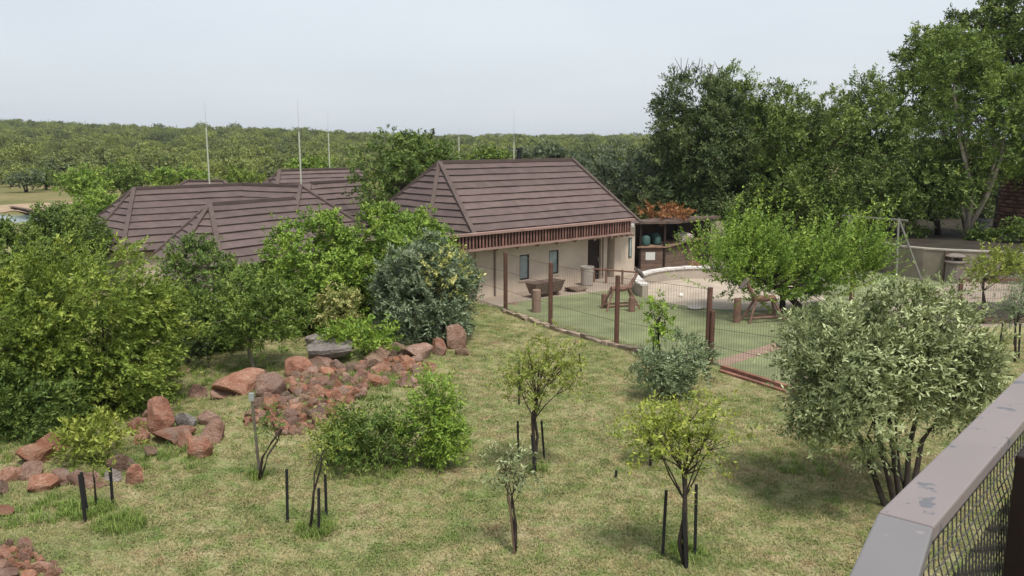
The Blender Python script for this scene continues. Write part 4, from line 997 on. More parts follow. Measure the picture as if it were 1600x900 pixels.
# ------------------------------------------------------------------ plants
bark_d = plain('bark_dark', (0.045, 0.034, 0.028), 0.95, 0.35, 8); bark_g = plain('bark_grey', (0.24, 0.205, 0.165), 0.95, 0.3, 6); bark_w = plain('bark_pale', (0.36, 0.31, 0.25), 0.9, 0.3, 3)
LM = {
 'yg': leafmat('leaf_yellow_green', (0.040, 0.066, 0.012), (0.125, 0.18, 0.034), (0.29, 0.33, 0.08)),
 'bright': leafmat('leaf_bright', (0.036, 0.072, 0.012), (0.125, 0.205, 0.034), (0.28, 0.37, 0.075)),
 'mid': leafmat('leaf_mid', (0.03, 0.055, 0.013), (0.085, 0.135, 0.03), (0.19, 0.245, 0.06)),
 'deep': leafmat('leaf_deep', (0.024, 0.044, 0.011), (0.072, 0.11, 0.026), (0.17, 0.215, 0.055)),
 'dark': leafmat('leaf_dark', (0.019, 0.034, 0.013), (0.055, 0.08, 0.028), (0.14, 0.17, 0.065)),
 'olive': leafmat('leaf_olive', (0.028, 0.04, 0.016), (0.135, 0.165, 0.085), (0.46, 0.51, 0.33), trans=0.15),
 'grey': leafmat('leaf_grey', (0.05, 0.075, 0.045), (0.13, 0.17, 0.10), (0.30, 0.36, 0.24), trans=0.15),
 'greydark': leafmat('leaf_greydark', (0.032, 0.048, 0.03), (0.08, 0.105, 0.065), (0.18, 0.215, 0.14), trans=0.2),
 'sap': leafmat('leaf_sapling', (0.07, 0.095, 0.015), (0.17, 0.21, 0.04), (0.32, 0.345, 0.09)),
 'cream': leafmat('leaf_cream', (0.10, 0.13, 0.03), (0.26, 0.28, 0.11), (0.52, 0.48, 0.24)),
 'veld': leafmat('leaf_veld', (0.05, 0.068, 0.026), (0.13, 0.165, 0.06), (0.26, 0.295, 0.115), rnd=0.4),
 'rust': leafmat('leaf_rust', (0.08, 0.035, 0.018), (0.19, 0.085, 0.04), (0.28, 0.15, 0.075)),
}
fineS = dict(ll=0.12, lw=0.045, nl=12, tl=0.42, cj=0.14, deep=0.7, nc=420, wind=(0.55, 0, 0.05), up=0.35, rnd=0.5, k=3.6, fan=0.7, droop=0.2)
shrubS = dict(ll=0.115, lw=0.056, nl=10, tl=0.3, nc=520, k=4.4, up=0.5, cj=0.11)
roundS = dict(ll=0.135, lw=0.068, nl=10, tl=0.32, nc=520, k=4.4, up=0.6, cj=0.12)
bigS = dict(ll=0.21, lw=0.095, nl=12, tl=0.7, nc=420, k=3.5, up=0.25, droop=0.25, cj=0.2, deep=0.75)
oliveS = dict(ll=0.105, lw=0.037, nl=12, tl=0.36, face=0.8, nc=650, k=4.2, up=0.25, rnd=0.6, wind=(0.25, 0, 0.0), fan=0.7, cj=0.1, deep=0.7)
sapS = dict(ll=0.07, lw=0.028, nl=10, tl=0.3, wind=(0.25, 0, 0), nc=150, k=1.5, up=0.3, cj=0.12, deep=0.25)

# left: tall windswept shrub, two masses of one thicket each its own
b_ = G(95, 680); Y = b_[1] + 2.0
plant('tall_shrub', 'tall yellow green windswept shrub, the biggest of the left thicket', 'shrub', (b_[0], Y, 0), [cpx(12, 256, 366, 600, Y, 0.8), cpx(-110, 90, 410, 650, Y - 0.3, 0.8), cpx(60, 265, 450, 655, Y, 0.7), cpx(-60, 110, 540, 690, Y - 0.6, 0.7), cpx(90, 235, 540, 668, Y - 0.5, 0.6)], {**fineS, 'nc': 1300, 'k': 5.4}, LM['yg'], bark_d, 101, 'shrubs of the left thicket', 0.09, limbs=26, stems=5, nl=14, flat=0.8, dome=True)
b_ = G(20, 690); plant('low_shrub', 'low dark green undergrowth shrub at the foot of the tall windswept shrub', 'shrub', (b_[0], b_[1] + 0.5, 0), [cpx(-60, 110, 575, 692, b_[1] + 0.5, 0.6)], {**fineS, 'nc': 200}, LM['mid'], bark_d, 102, 'shrubs of the left thicket', 0.05, stems=5, limbs=8)
for (u0, u1, v0, v1, Y, mt, sd2, lab) in ((-90, 70, 352, 450, 36, 'mid', 131, 'rounded mid green bush under the dam shore'), (45, 160, 326, 440, 38, 'mid', 103, 'rounded mid green bush behind the tall windswept shrub'), (92, 200, 308, 400, 48, 'bright', 104, 'bright green bush between the dam and the lodge roof'),
                                         (252, 370, 374, 566, 27.5, 'mid', 105, 'dark green rounded shrub in front of the lodge front wing')):
    c_ = cpx(u0, u1, v0, v1, Y, 0.8); plant('round_bush', lab, 'bush', (c_[0][0], Y, 0), [c_], shrubS if Y < 30 else roundS, LM[mt], bark_d, sd2, 'shrubs of the left thicket', 0.07, stems=4, limbs=12, nl=14, flat=0.8, dome=True)
b_ = G(398, 578); Y = b_[1]
plant('small_tree', 'small round crowned tree with slim leaning trunk before the lodge', 'tree', b_, [cpx(322, 470, 425, 548, Y, 0.8)], {**shrubS, 'k': 3.0}, LM['mid'], bark_g, 106, None, 0.06, fork=P(385, 520, Y), limbs=16)
for (u0, u1, v0, v1, Y, mt, sd2, lab, sp_) in (
    (410, 570, 334, 540, 31, 'bright', 107, 'bright green rounded shrub left of the grey flowering shrub', roundS), (535, 705, 336, 520, 33, 'bright', 108, 'bright green shrub with feathery tips below the house roof', roundS),
    (620, 715, 342, 480, 33.5, 'bright', 109, 'light green shrub against the left end of the house fascia', roundS), (586, 740, 380, 548, 29, 'grey', 110, 'grey green shrub with silvery leaves above the boulders', oliveS),
    (425, 500, 440, 530, 30, 'mid', 111, 'dense dark shrub behind the pale rock slabs', shrubS), (335, 430, 455, 522, 31, 'mid', 112, 'low dark shrub behind the slim leaning tree', shrubS)):
    c_ = cpx(u0, u1, v0, v1, Y, 0.8); plant('rounded_shrub', lab, 'shrub', (c_[0][0], Y, 0), [c_], {**sp_, 'nc': 600, 'k': 4.8, **({'ll': 0.17, 'lw': 0.055} if sp_ is oliveS else {})}, LM[mt], bark_d, sd2, 'shrubs before the house', 0.06, stems=4, limbs=12, nl=15, flat=0.8, dome=True)
c_ = cpx(640, 738, 378, 470, 28.2, 0.7); plant('flowering_shrub', 'cream tipped flowering shrub on the right of the grey green shrub', 'shrub', (c_[0][0], 28.2, 0), [c_], {**shrubS, 'k': 0.55, 'nc': 70}, LM['cream'], bark_d, 113, 'shrubs before the house', 0.05, stems=3, limbs=8)
for (u0, u1, v0, v1, vb, mt, sd2, lab) in ((488, 560, 452, 520, 530, 'cream', 114, 'pale cream flowering bush behind the pale rock slab'), (510, 630, 500, 548, 556, 'bright', 115, 'low bright green ground shrub behind the rubble heap'),
                                      (216, 268, 530, 606, 606, 'yg', 116, 'small yellow green shrub at the right foot of the windswept thicket'), (85, 200, 652, 716, 722, 'sap', 117, 'yellow leaved bushy plant among the rocks behind the stakes'),
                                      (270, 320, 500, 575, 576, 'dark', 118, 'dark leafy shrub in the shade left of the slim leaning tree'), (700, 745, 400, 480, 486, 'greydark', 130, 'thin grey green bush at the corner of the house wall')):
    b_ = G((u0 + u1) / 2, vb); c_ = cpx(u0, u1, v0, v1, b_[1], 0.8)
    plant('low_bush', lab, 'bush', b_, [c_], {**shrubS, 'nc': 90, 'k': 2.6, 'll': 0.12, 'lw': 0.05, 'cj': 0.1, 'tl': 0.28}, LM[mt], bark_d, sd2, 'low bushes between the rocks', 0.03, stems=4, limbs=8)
for (u0, u1, v0, v1, vb, mt, sd2, lab, k_) in ((505, 645, 640, 738, 742, 'mid', 119, 'spreading fine leaved bush on the lawn below the rubble heap', 2.6), (628, 716, 592, 738, 744, 'bright', 120, 'upright bright green bush at the right of the spreading bush', 3.0), (492, 560, 650, 720, 735, 'sap', 121, 'yellow tinged bush at the left of the spreading bush', 1.5)):
    b_ = G((u0 + u1) / 2, vb); Y = b_[1] + 0.5; c_ = cpx(u0, u1, v0, v1, Y, 0.8)
    plant('lawn_bush', lab, 'bush', (b_[0], Y, 0), [c_], dict(ll=0.095, lw=0.036, nl=10, tl=0.36, nc=190, k=k_, up=0.5, rnd=0.5, cj=0.1, deep=0.4, wind=(0.15, 0, 0)), LM[mt], bark_d, sd2, 'bushes on the lawn below the rubble heap', 0.03, stems=5, limbs=14)
# dark tree behind the lodge
Y = 46; c_ = cpx(548, 690, 212, 335, Y, 0.9); c2_ = cpx(600, 722, 218, 320, Y + 1, 0.9)
plant('round_tree', 'dark green round tree between the lodge and the house roofs', 'tree', (c_[0][0] + 0.7, Y, 0), [c_, c2_], {**bigS, 'll': 0.18, 'lw': 0.09, 'k': 5.0, 'tl': 0.5, 'nc': 600}, LM['mid'], bark_d, 122, None, 0.16, limbs=16, nl=14, dome=True)

# right: the big garden trees
def rtree(lab, crowns, Y, base_u, mt, seed, bark=bark_d, spec=None, trunk=0.25, stems=1, zb=None, limbs=18, name='garden_tree', fork=None, extra=None):
    bp = P(base_u, 380, Y); z = zb if zb is not None else (1.45 if bp[0] > 18 else 0.0)
    cs_ = [cpx(*c, Y + dy, 0.85) for (*c, dy) in crowns]
    return plant(name, lab, 'tree', (bp[0], Y, z), cs_, spec or bigS, LM[mt], bark, seed, 'big garden trees behind the playground', trunk, fork=fork, limbs=limbs, stems=stems, extra=extra)
def spikes(mb, C, rng):
    top = C[np.argsort(-C[:, 2])[:16]]
    for q in top:
        mb.tube([q, q + np.array([rng.normal() * 0.15, rng.normal() * 0.1, 0.6]), q + np.array([rng.normal() * 0.3, 0, rng.uniform(0.9, 1.5)])], [0.035, 0.025, 0.012], 4, cap=False)
rtree('grey green olive tree behind the right end of the house roof', [(885, 1035, 212, 345, 0)], 57, 960, 'greydark', 201, spec={**bigS, 'll': 0.2, 'lw': 0.07, 'up': 0.4})
rtree('big dark tree with bare spiky twigs on its rounded top', [(998, 1205, 112, 330, 0), (990, 1120, 250, 370, -1.5), (1090, 1215, 240, 375, -1), (1085, 1170, 310, 395, -3.5)], 54, 1095, 'dark', 202, extra=spikes, spec={**bigS, 'nc': 520, 'k': 4.0, 'll': 0.2, 'lw': 0.085})
rtree('light green feathery crown behind the spiky dark tree', [(1085, 1215, 108, 300, 0), (1180, 1300, 130, 300, 0)], 60, 1150, 'mid', 203, spec={**bigS, 'up': 0.8})
rtree('broad tree with layered drooping sprays left of the white trunks', [(1170, 1350, 128, 330, 0), (1150, 1330, 240, 382, -1.5)], 53, 1250, 'deep', 204, spec={**bigS, 'nc': 340, 'k': 3.6, 'up': 0.05, 'droop': 0.35, 'face': 0.6, 'tl': 1.0})
rtree('feathery fresh green crown rising behind the layered tree', [(1290, 1430, 115, 300, 0)], 62, 1370, 'mid', 205, spec={**bigS, 'up': 0.8, 'droop': 0.05})
rtree('low spreading tree with olive green sprays above the garden wall', [(1325, 1520, 225, 325, 0), (1310, 1450, 265, 352, -1), (1440, 1540, 250, 330, -1.5)], 50.5, 1465, 'deep', 206, trunk=0.16, spec={**bigS, 'up': 0.1, 'nc': 300, 'face': 0.6, 'tl': 1.0})
bp = P(1500, 372, 49)
def pale_trunks(mb, C, rng):
    b0_ = P(1508, 374, 49); b0_[2] = 1.4
    for path in ([(1500, 310), (1497, 318)], [(1545, 300), (1565, 245), (1570, 180)], [(1528, 330), (1555, 250), (1545, 150)], [(1520, 300), (1500, 220), (1490, 130)]):
        q = [b0_ + rng.normal(size=3) * 0.05] + [P(u, v, 49 + rng.uniform(-0.4, 0.4)) for u, v in path]
        mb.tube(q, list(np.linspace(0.17, 0.06, len(q))), 8)
rtree('tall yellow green tree with pale forked trunks above the garden wall', [(1432, 1590, 48, 230, 0), (1500, 1690, 120, 300, -0.5), (1425, 1530, 170, 290, 0.5)], 49, 1508, 'mid', 207, bark=bark_w, spec={**bigS, 'll': 0.19, 'lw': 0.07, 'up': 0.5, 'k': 2.9, 'nc': 480}, trunk=0.09, extra=pale_trunks)
rtree('very tall dark green tree behind the yellow green one', [(1480, 1760, -60, 180, 0), (1370, 1500, 95, 210, -1), (1400, 1560, 30, 150, 1)], 66, 1560, 'deep', 208, trunk=0.4, spec={**bigS, 'll': 0.26, 'lw': 0.12, 'nc': 600})
# dim hedge of trunks and undergrowth behind the garden
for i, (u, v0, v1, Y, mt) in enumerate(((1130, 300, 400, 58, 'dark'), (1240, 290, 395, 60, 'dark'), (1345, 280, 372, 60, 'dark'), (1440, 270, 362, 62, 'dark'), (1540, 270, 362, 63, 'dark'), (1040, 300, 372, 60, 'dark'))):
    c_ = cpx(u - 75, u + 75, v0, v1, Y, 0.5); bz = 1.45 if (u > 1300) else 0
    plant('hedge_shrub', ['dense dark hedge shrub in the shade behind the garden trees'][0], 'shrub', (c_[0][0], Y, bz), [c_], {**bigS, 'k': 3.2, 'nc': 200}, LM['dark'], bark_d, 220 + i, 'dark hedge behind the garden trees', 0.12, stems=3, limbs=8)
for i, (u, v0, v1, Y, lab) in enumerate(((1365, 345, 378, 50, 'low leafy plants under the layered tree behind the wall'), (1420, 350, 378, 49, 'low leafy plants at the foot of the leaning trunk'), (1535, 350, 385, 47.5, 'leafy plants before the stone tower'), (1585, 345, 385, 46.5, 'leafy plants against the right side of the stone tower'))):
    c_ = cpx(u - 28, u + 28, v0, v1, Y, 0.7); plant('bed_plant', lab, 'plant', (c_[0][0], Y, 1.45), [c_], {**shrubS, 'nc': 60, 'k': 2.2, 'll': 0.2, 'lw': 0.08}, LM['mid'], bark_d, 240 + i, 'plants in the raised bed', 0.03, stems=3, limbs=5)
# rust coloured creeper on the kiosk roof
q = KP(kl * 0.3, 1.4, 2.8); plant('rust_creeper', 'rust orange leafy creeper heaped on the kiosk roof', 'creeper', (q[0], q[1], 2.79), [(q + np.array([0.1, 0.3, 0.25]), np.array([1.5, 1.3, 0.3]))], {**shrubS, 'nc': 90, 'k': 3.0, 'll': 0.17, 'lw': 0.08, 'zmin': 2.85}, LM['rust'], bark_d, 250, None, 0.03, stems=3, limbs=6)
# feathery playground tree
b_ = H(1262, 492, 0); Y = b_[1]
plant('feathery_tree', 'bright green feathery tree with upright sprays in the playground', 'tree', b_, [cpx(1078, 1225, 372, 462, Y, 0.8), cpx(1215, 1372, 366, 490, Y + 0.5, 0.8), cpx(1120, 1310, 378, 488, Y, 0.8), cpx(1110, 1225, 365, 450, Y + 0.6, 0.8)],
      dict(ll=0.11, lw=0.05, nl=40, tl=1.3, nc=260, k=4.4, up=0.85, out=0.8, rnd=0.2, fan=0.9, cj=0.25, deep=0.25, face=0.5, droop=0.02, wind=(0.25, 0, 0)), LM['bright'], bark_d, 301, None, 0.12, limbs=20, flat=0.15,
      plus=([cpx(1100, 1370, 355, 440, Y, 0.7), cpx(1090, 1170, 365, 440, Y, 0.7), cpx(1310, 1380, 360, 440, Y, 0.7)], dict(ll=0.15, lw=0.07, nl=34, tl=1.9, nc=60, k=0.55, up=2.2, out=0.5, rnd=0.18, fan=0.9, cj=0.15, deep=0.5, droop=0.0, wind=(0.5, 0, 0), face=0.3)))
# silver olive in the foreground
b_ = G(1408, 790); Y = b_[1]
def olive_stems(mb, C, rng):
    for (ub, pts) in ((1385, [(1350, 700), (1310, 610), (1260, 560)]), (1400, [(1375, 690), (1355, 600), (1330, 530)]), (1408, [(1392, 680), (1385, 590), (1400, 500)]), (1415, [(1420, 700), (1440, 620), (1470, 540)]), (1422, [(1440, 690), (1490, 620), (1520, 570)])):
        q = [G(ub, 792) - np.array([0, 0, 0.05])]; yy = q[0][1]; 
        for (u, v) in pts: q.append(P(u, v, yy + rng.uniform(-0.4, 0.4)))
        mb.tube(q, [0.062, 0.05, 0.04, 0.02], 8, cap=False)
plant('olive_bush', 'large silvery olive bush with several dark stems beside the deck', 'bush', b_, [cpx(1215, 1400, 470, 650, Y + 0.2, 0.9), cpx(1330, 1555, 445, 668, Y + 0.3, 0.8), cpx(1240, 1480, 520, 695, Y - 0.4, 0.7), cpx(1430, 1562, 500, 690, Y + 0.3, 0.8), cpx(1235, 1330, 600, 700, Y - 0.3, 0.8)], {**oliveS, 'nc': 1100, 'k': 5.2}, LM['olive'], bark_d, 302, None, 0.03, limbs=30, stems=2, extra=olive_stems, sub=2)
b_ = G(1045, 622); Y = b_[1]
plant('silver_bush', 'small silvery grey windswept bush near the fence', 'bush', b_, [cpx(985, 1075, 555, 625, Y, 0.8), cpx(1030, 1108, 530, 612, Y, 0.8)], {**oliveS, 'nc': 150, 'wind': (0.55, 0, 0.3), 'k': 3.0}, LM['grey'], bark_d, 303, None, 0.03, limbs=12, stems=4)

# saplings
stake_m = plain('stake_black', (0.018, 0.018, 0.02), 0.6, 0.2, 4); tie_m = plain('tie', (0.06, 0.06, 0.06), 0.7, 0.2, 4)
def stake(u0, v0, u1, v1, lab, w=0.032, mat=None, grp='black stakes round the saplings'):
    a = G(u1, v1); t_ = P(u0, v0, a[1])
    mb = MB(); mb.beam(a - [0, 0, 0.12], t_, w * 1.5, w * 1.1, up=(0, 1, 0.01)); 
    o = mb.build('stake', mat or stake_m, None, off=tuple(a)); o.location = a; return tag(o, lab, 'stake', grp)
def sapling(lab, base, crowns, seed, mt='sap', path=None, trunk=0.05, limbs=16, spec=None, name='sapling', sub=3, dr=0.8, wig=0.03):
    b_ = G(*base); Y = b_[1]; cs_ = [cpx(*c, Y, dr) for c in crowns]
    fork = P(*path[-1], Y) if path else None
    def ex(mb, C, rng):
        if path:
            q = [b_ - np.array([0, 0, 0.05])] + [P(u, v, Y + rng.uniform(-0.03, 0.03)) for u, v in path]
            mb.tube(q, list(np.linspace(trunk * 1.1, trunk * 0.6, len(q))), 7)
    root = plant(name, lab, 'tree', b_, cs_, {**sapS, **(spec or {}), 'k': (spec or {}).get('k', 1.5) * 0.62}, LM[mt], bark_d, seed, 'saplings planted on the lawn', trunk * (0.7 if path else 1), fork=fork, limbs=limbs, sub=sub, extra=ex if path else None, wig=wig)
    return root
sapling('yellow green sapling with crooked dark trunk between two black stakes', (1071, 884), [(980, 1060, 632, 730), (1040, 1150, 620, 725), (1010, 1100, 650, 750)], 401, path=[(1070, 800), (1071, 740), (1060, 745)][:2], trunk=0.05, limbs=20, spec=dict(k=1.9, nc=170, cj=0.16, deep=0.3, face=0.4, ll=0.08, lw=0.034))
sapling('thin yellow green sapling half hidden behind the crooked trunked one', (1016, 728), [(990, 1045, 618, 705)], 402, trunk=0.03, limbs=8, spec=dict(k=1.6, nc=70))
sapling('tall yellow green sapling in the middle of the lawn', (835, 740), [(790, 860, 540, 640), (825, 905, 515, 620)], 403, path=[(834, 690), (832, 650), (838, 625)], trunk=0.045, limbs=18, spec=dict(k=1.9, nc=120, cj=0.16, deep=0.3, face=0.4, ll=0.08, lw=0.034))
sapling('small grey leaved sapling tied to a pole on the front lawn', (805, 862), [(764, 830, 700, 772)], 404, mt='olive', path=[(806, 820), (800, 775)], trunk=0.03, limbs=10, spec=dict(k=1.5, nc=70, ll=0.09, lw=0.035))
sapling('slim upright bright green sapling beside the fence', (1026, 562), [(1012, 1052, 462, 505), (1010, 1046, 495, 548)], 405, mt='bright', trunk=0.035, limbs=10, spec=dict(k=2.6, nc=90, ll=0.12, lw=0.06, tl=0.25))
sapling('nearly bare bent seedling between three black stakes', (484, 832), [(488, 520, 690, 722)], 406, path=[(490, 770), (500, 735), (505, 705)], trunk=0.022, limbs=5, spec=dict(k=0.4, nc=20))
sapling('sparse forked sapling tied to a leaning grey pole', (404, 750), [(398, 452, 632, 692)], 407, mt='mid', path=[(410, 715), (425, 690), (440, 672)], trunk=0.03, limbs=8, spec=dict(k=0.7, nc=50))
sapling('leafless seedling among the left stakes', (150, 792), [(146, 158, 722, 735)], 408, path=[(148, 760), (145, 735)], trunk=0.02, limbs=2, spec=dict(k=0.5, nc=8), sub=0)
sapling('yellow green young tree before the bin and garden wall', (1536, 506), [(1512, 1625, 378, 448)], 409, path=[(1536, 470), (1537, 440)], trunk=0.055, limbs=14, spec=dict(k=2.6, nc=150, ll=0.13, lw=0.055))
sapling('thin grey green young tree between green stakes on the right lawn', (1586, 566), [(1550, 1640, 425, 520)], 410, mt='grey', path=[(1587, 530), (1586, 500)], trunk=0.04, limbs=14, spec=dict(k=1.1, nc=100))
for a in ((1041, 766, 1035, 868, 'black stake at the left of the crooked yellow green sapling'), (1088, 757, 1086, 866, 'black stake at the right of the crooked yellow green sapling'), (1068, 800, 1073, 888, 'black stake in front of the crooked yellow green sapling'),
          (448, 733, 449, 818, 'black stake at the left of the bare bent seedling'), (498, 763, 498, 834, 'black stake in front of the bare bent seedling'), (508, 741, 510, 808, 'black stake behind the bare bent seedling'),
          (124, 741, 134, 816, 'black stake leaning at the left of the leafless seedling'), (127, 738, 137, 803, 'second black stake pressed against the leaning one'), (172, 729, 176, 788, 'black stake at the right of the leafless seedling'),
          (809, 658, 810, 716, 'black stake at the left of the tall middle sapling'), (846, 657, 851, 716, 'black stake at the right of the tall middle sapling'), (831, 680, 836, 744, 'black stake in front of the tall middle sapling'), (811, 563, 811, 632, 'tall black stake behind the tall middle sapling'),
          (905, 553, 909, 581, 'lone short black stake on the lawn near the fence'), (1004, 556, 1004, 572, 'short black stake left of the slim bright sapling'), (1021, 535, 1021, 563, 'black stake left against the slim bright sapling'), (1031, 538, 1030, 566, 'black stake right against the slim bright sapling'),
          (1262, 600, 1261, 694, 'black stake at the left edge of the silver olive bush'), (1567, 505, 1561, 545, 'dark stake at the left of the right lawn young tree'), (1594, 506, 1592, 560, 'dark stake at the right of the right lawn young tree'),
          (963, 735, 962, 746, 'tiny dark stump of a stake on the lawn')):
    stake(*a)
stake(394, 628, 406, 742, 'leaning weathered pole beside the sparse forked sapling', 0.035, plain('grey_stake', (0.15, 0.13, 0.1), 0.9, 0.3, 5), 'poles holding saplings')
a = G(406, 742); t_ = P(393, 620, a[1]); o = MB().box((0, 0, 0), (0.1, 0.07, 0.16)).build('pole_cap', plain('cap_grey', (0.3, 0.31, 0.31), 0.7, 0.1, 3), None, off=(0, 0, 0)); o.location = t_; tag(o, 'pale grey block on top of the leaning weathered pole', 'cap')
stake(795, 775, 805, 866, 'thin brown pole beside the small grey leaved sapling', 0.025, plain('brown_stake', (0.13, 0.09, 0.06), 0.9, 0.3, 5), 'poles holding saplings')

# ------------------------------------------------------------------ grass and bushveld
src = bpy.data.collections.new('scatter_sources')          # not linked to the scene
def scatter(name, pts, scl, rot, idx, collection, tilt=None):
    me = bpy.data.meshes.new(name); me.vertices.add(len(pts)); me.vertices.foreach_set('co', np.ascontiguousarray(pts, dtype=np.float32).ravel())
    for nm, tp, arr in (('sc', 'FLOAT', scl), ('rz', 'FLOAT', rot), ('ix', 'INT', idx)):
        at = me.attributes.new(nm, tp, 'POINT'); at.data.foreach_set('value', np.ascontiguousarray(arr, dtype=np.float32 if tp == 'FLOAT' else np.int32))
    o = link(name, me)
    ng = bpy.data.node_groups.new(name, 'GeometryNodeTree')
    ng.interface.new_socket('Geometry', in_out='INPUT', socket_type='NodeSocketGeometry'); ng.interface.new_socket('Geometry', in_out='OUTPUT', socket_type='NodeSocketGeometry')
    gi = ng.nodes.new('NodeGroupInput'); go = ng.nodes.new('NodeGroupOutput')
    ci = ng.nodes.new('GeometryNodeCollectionInfo'); ci.inputs['Collection'].default_value = collection; ci.inputs['Separate Children'].default_value = True; ci.inputs['Reset Children'].default_value = True
    ip = ng.nodes.new('GeometryNodeInstanceOnPoints'); ip.inputs['Pick Instance'].default_value = True
    def na(nm, tp):
        n_ = ng.nodes.new('GeometryNodeInputNamedAttribute'); n_.data_type = tp; n_.inputs['Name'].default_value = nm; return [s for s in n_.outputs if s.enabled and s.name == 'Attribute'][0]
    cx = ng.nodes.new('ShaderNodeCombineXYZ')
    ng.links.new(na('rz', 'FLOAT'), cx.inputs['Z']); ng.links.new(cx.outputs[0], ip.inputs['Rotation'])
    ng.links.new(na('sc', 'FLOAT'), ip.inputs['Scale']); ng.links.new(na('ix', 'INT'), ip.inputs['Instance Index'])
    ng.links.new(gi.outputs[0], ip.inputs['Points']); ng.links.new(ci.outputs[0], ip.inputs['Instance']); ng.links.new(ip.outputs[0], go.inputs[0])
    md = o.modifiers.new('scatter', 'NODES'); md.node_group = ng
    return o
# grass tufts
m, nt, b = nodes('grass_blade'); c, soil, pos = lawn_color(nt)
oi = N(nt, 'ShaderNodeObjectInfo'); rr = ramp(nt, oi.outputs['Random'], [(0, (0.55, 0.7, 0.45)), (0.5, (1.0, 1.0, 0.95)), (1, (1.5, 1.4, 1.35))])
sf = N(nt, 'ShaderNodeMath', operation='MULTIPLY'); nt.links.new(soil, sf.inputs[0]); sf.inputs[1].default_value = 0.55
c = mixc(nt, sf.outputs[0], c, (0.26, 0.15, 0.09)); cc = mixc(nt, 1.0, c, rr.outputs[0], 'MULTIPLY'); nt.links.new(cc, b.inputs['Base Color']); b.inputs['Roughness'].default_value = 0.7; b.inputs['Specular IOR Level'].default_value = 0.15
tr = N(nt, 'ShaderNodeBsdfTranslucent'); nt.links.new(cc, tr.inputs['Color']); ms = N(nt, 'ShaderNodeMixShader'); ms.inputs[0].default_value = 0.25
nt.links.new(b.outputs[0], ms.inputs[1]); nt.links.new(tr.outputs[0], ms.inputs[2]); nt.links.new(ms.outputs[0], nt.nodes['Material Output'].inputs['Surface'])
blade_m = m; lush_m = leafmat('grass_lush', (0.06, 0.10, 0.02), (0.13, 0.20, 0.04), (0.22, 0.28, 0.08))
def tuft(name, seed, nb, ln, lean, mat, spread, wid=0.011):
    rng = np.random.default_rng(seed); b0_ = np.concatenate([rng.normal(size=(nb, 2)) * spread, np.zeros((nb, 1))], 1)
    a = rng.random(nb) * 6.283; le = rng.uniform(lean * 0.3, lean, nb); l = ln * rng.uniform(0.5, 1.2, nb)
    d = np.stack([np.cos(a) * np.sin(le), np.sin(a) * np.sin(le), np.cos(le)], 1); s = np.stack([-np.sin(a), np.cos(a), 0 * a], 1) * wid
    mid = b0_ + d * l[:, None] * 0.55; tip = mid + unit(d + np.stack([np.cos(a), np.sin(a), -0.5 + 0 * a], 1) * 0.6) * l[:, None] * 0.5
    v = np.stack([b0_ - s * 0.5, b0_ + s * 0.5, mid + s * 0.45, mid - s * 0.45, mid - s * 0.45, mid + s * 0.45, tip + s * 0.06, tip - s * 0.06], 1).reshape(-1, 3)
    o = bpy.data.objects.new(name, fast_mesh(name, v, np.arange(len(v)).reshape(-1, 4), rng.random(nb * 2))); o.data.materials.append(mat); return o
gc = bpy.data.collections.new('grass_sources')
for i in range(4): gc.objects.link(tuft('a_tuft%d' % i, 30 + i, 24, 0.075, 1.3, blade_m, 0.10))
for i in range(2): gc.objects.link(tuft('b_lush%d' % i, 50 + i, 26, 0.34, 0.75, lush_m, 0.10, 0.016))
rng = np.random.default_rng(9)
n = 62000
Yg = np.sqrt(rng.uniform(11.0 ** 2, 38.0 ** 2, n)); keep = rng.random(n) < np.clip(1.25 - Yg / 45, 0.3, 1); Yg = Yg[keep]
Xg = Yg * rng.uniform(-0.72, 0.80, len(Yg))
fa, fb = fp_[0], ge; sd_ = (fb[0] - fa[0]) * (Yg - fa[1]) - (fb[1] - fa[1]) * (Xg - fa[0])
keep = ((sd_ < -0.9) & ~((Xg > 8.2) & (Yg > 23.0))) | ((Xg / Yg > 0.43) & (Yg < 30.0)); Xg, Yg = Xg[keep], Yg[keep]
pt = np.stack([Xg, Yg, gz(Xg, Yg)], 1); sc_ = rng.uniform(0.6, 1.35, len(pt)); ix = rng.integers(0, 4, len(pt))
lush = []
for (u, v, rad, cnt) in ((140, 800, 0.45, 60), (190, 820, 0.5, 60), (60, 800, 0.8, 60), (495, 830, 0.35, 35), (403, 745, 0.2, 14), (1072, 868, 0.28, 26), (835, 735, 0.25, 14), (1060, 620, 0.4, 30), (560, 600, 1.3, 90), (620, 590, 1.0, 60), (480, 620, 1.2, 50), (260, 720, 0.9, 50), (420, 580, 1.2, 40), (30, 690, 1.5, 90), (680, 500, 1.5, 70), (1320, 700, 0.8, 30), (1250, 730, 0.8, 20), (150, 735, 0.7, 40), (560, 735, 0.9, 45), (300, 590, 1.4, 60), (200, 640, 1.6, 80)):
    q = G(u, v); r_ = rad * np.sqrt(rng.random(cnt)); a = rng.random(cnt) * 6.283
    lush.append(np.stack([q[0] + r_ * np.cos(a), q[1] + r_ * np.sin(a)], 1))
lush = np.concatenate(lush); pl_ = np.stack([lush[:, 0], lush[:, 1], gz(lush[:, 0], lush[:, 1])], 1)
pt = np.concatenate([pt, pl_]); sc_ = np.concatenate([sc_, rng.uniform(0.3, 0.75, len(pl_))]); ix = np.concatenate([ix, rng.integers(4, 6, len(pl_))])
tag(scatter('grass', pt, sc_, rng.random(len(pt)) * 6.283, ix, gc), 'mown straw and green lawn grass with longer tufts', 'grass', kind='stuff')

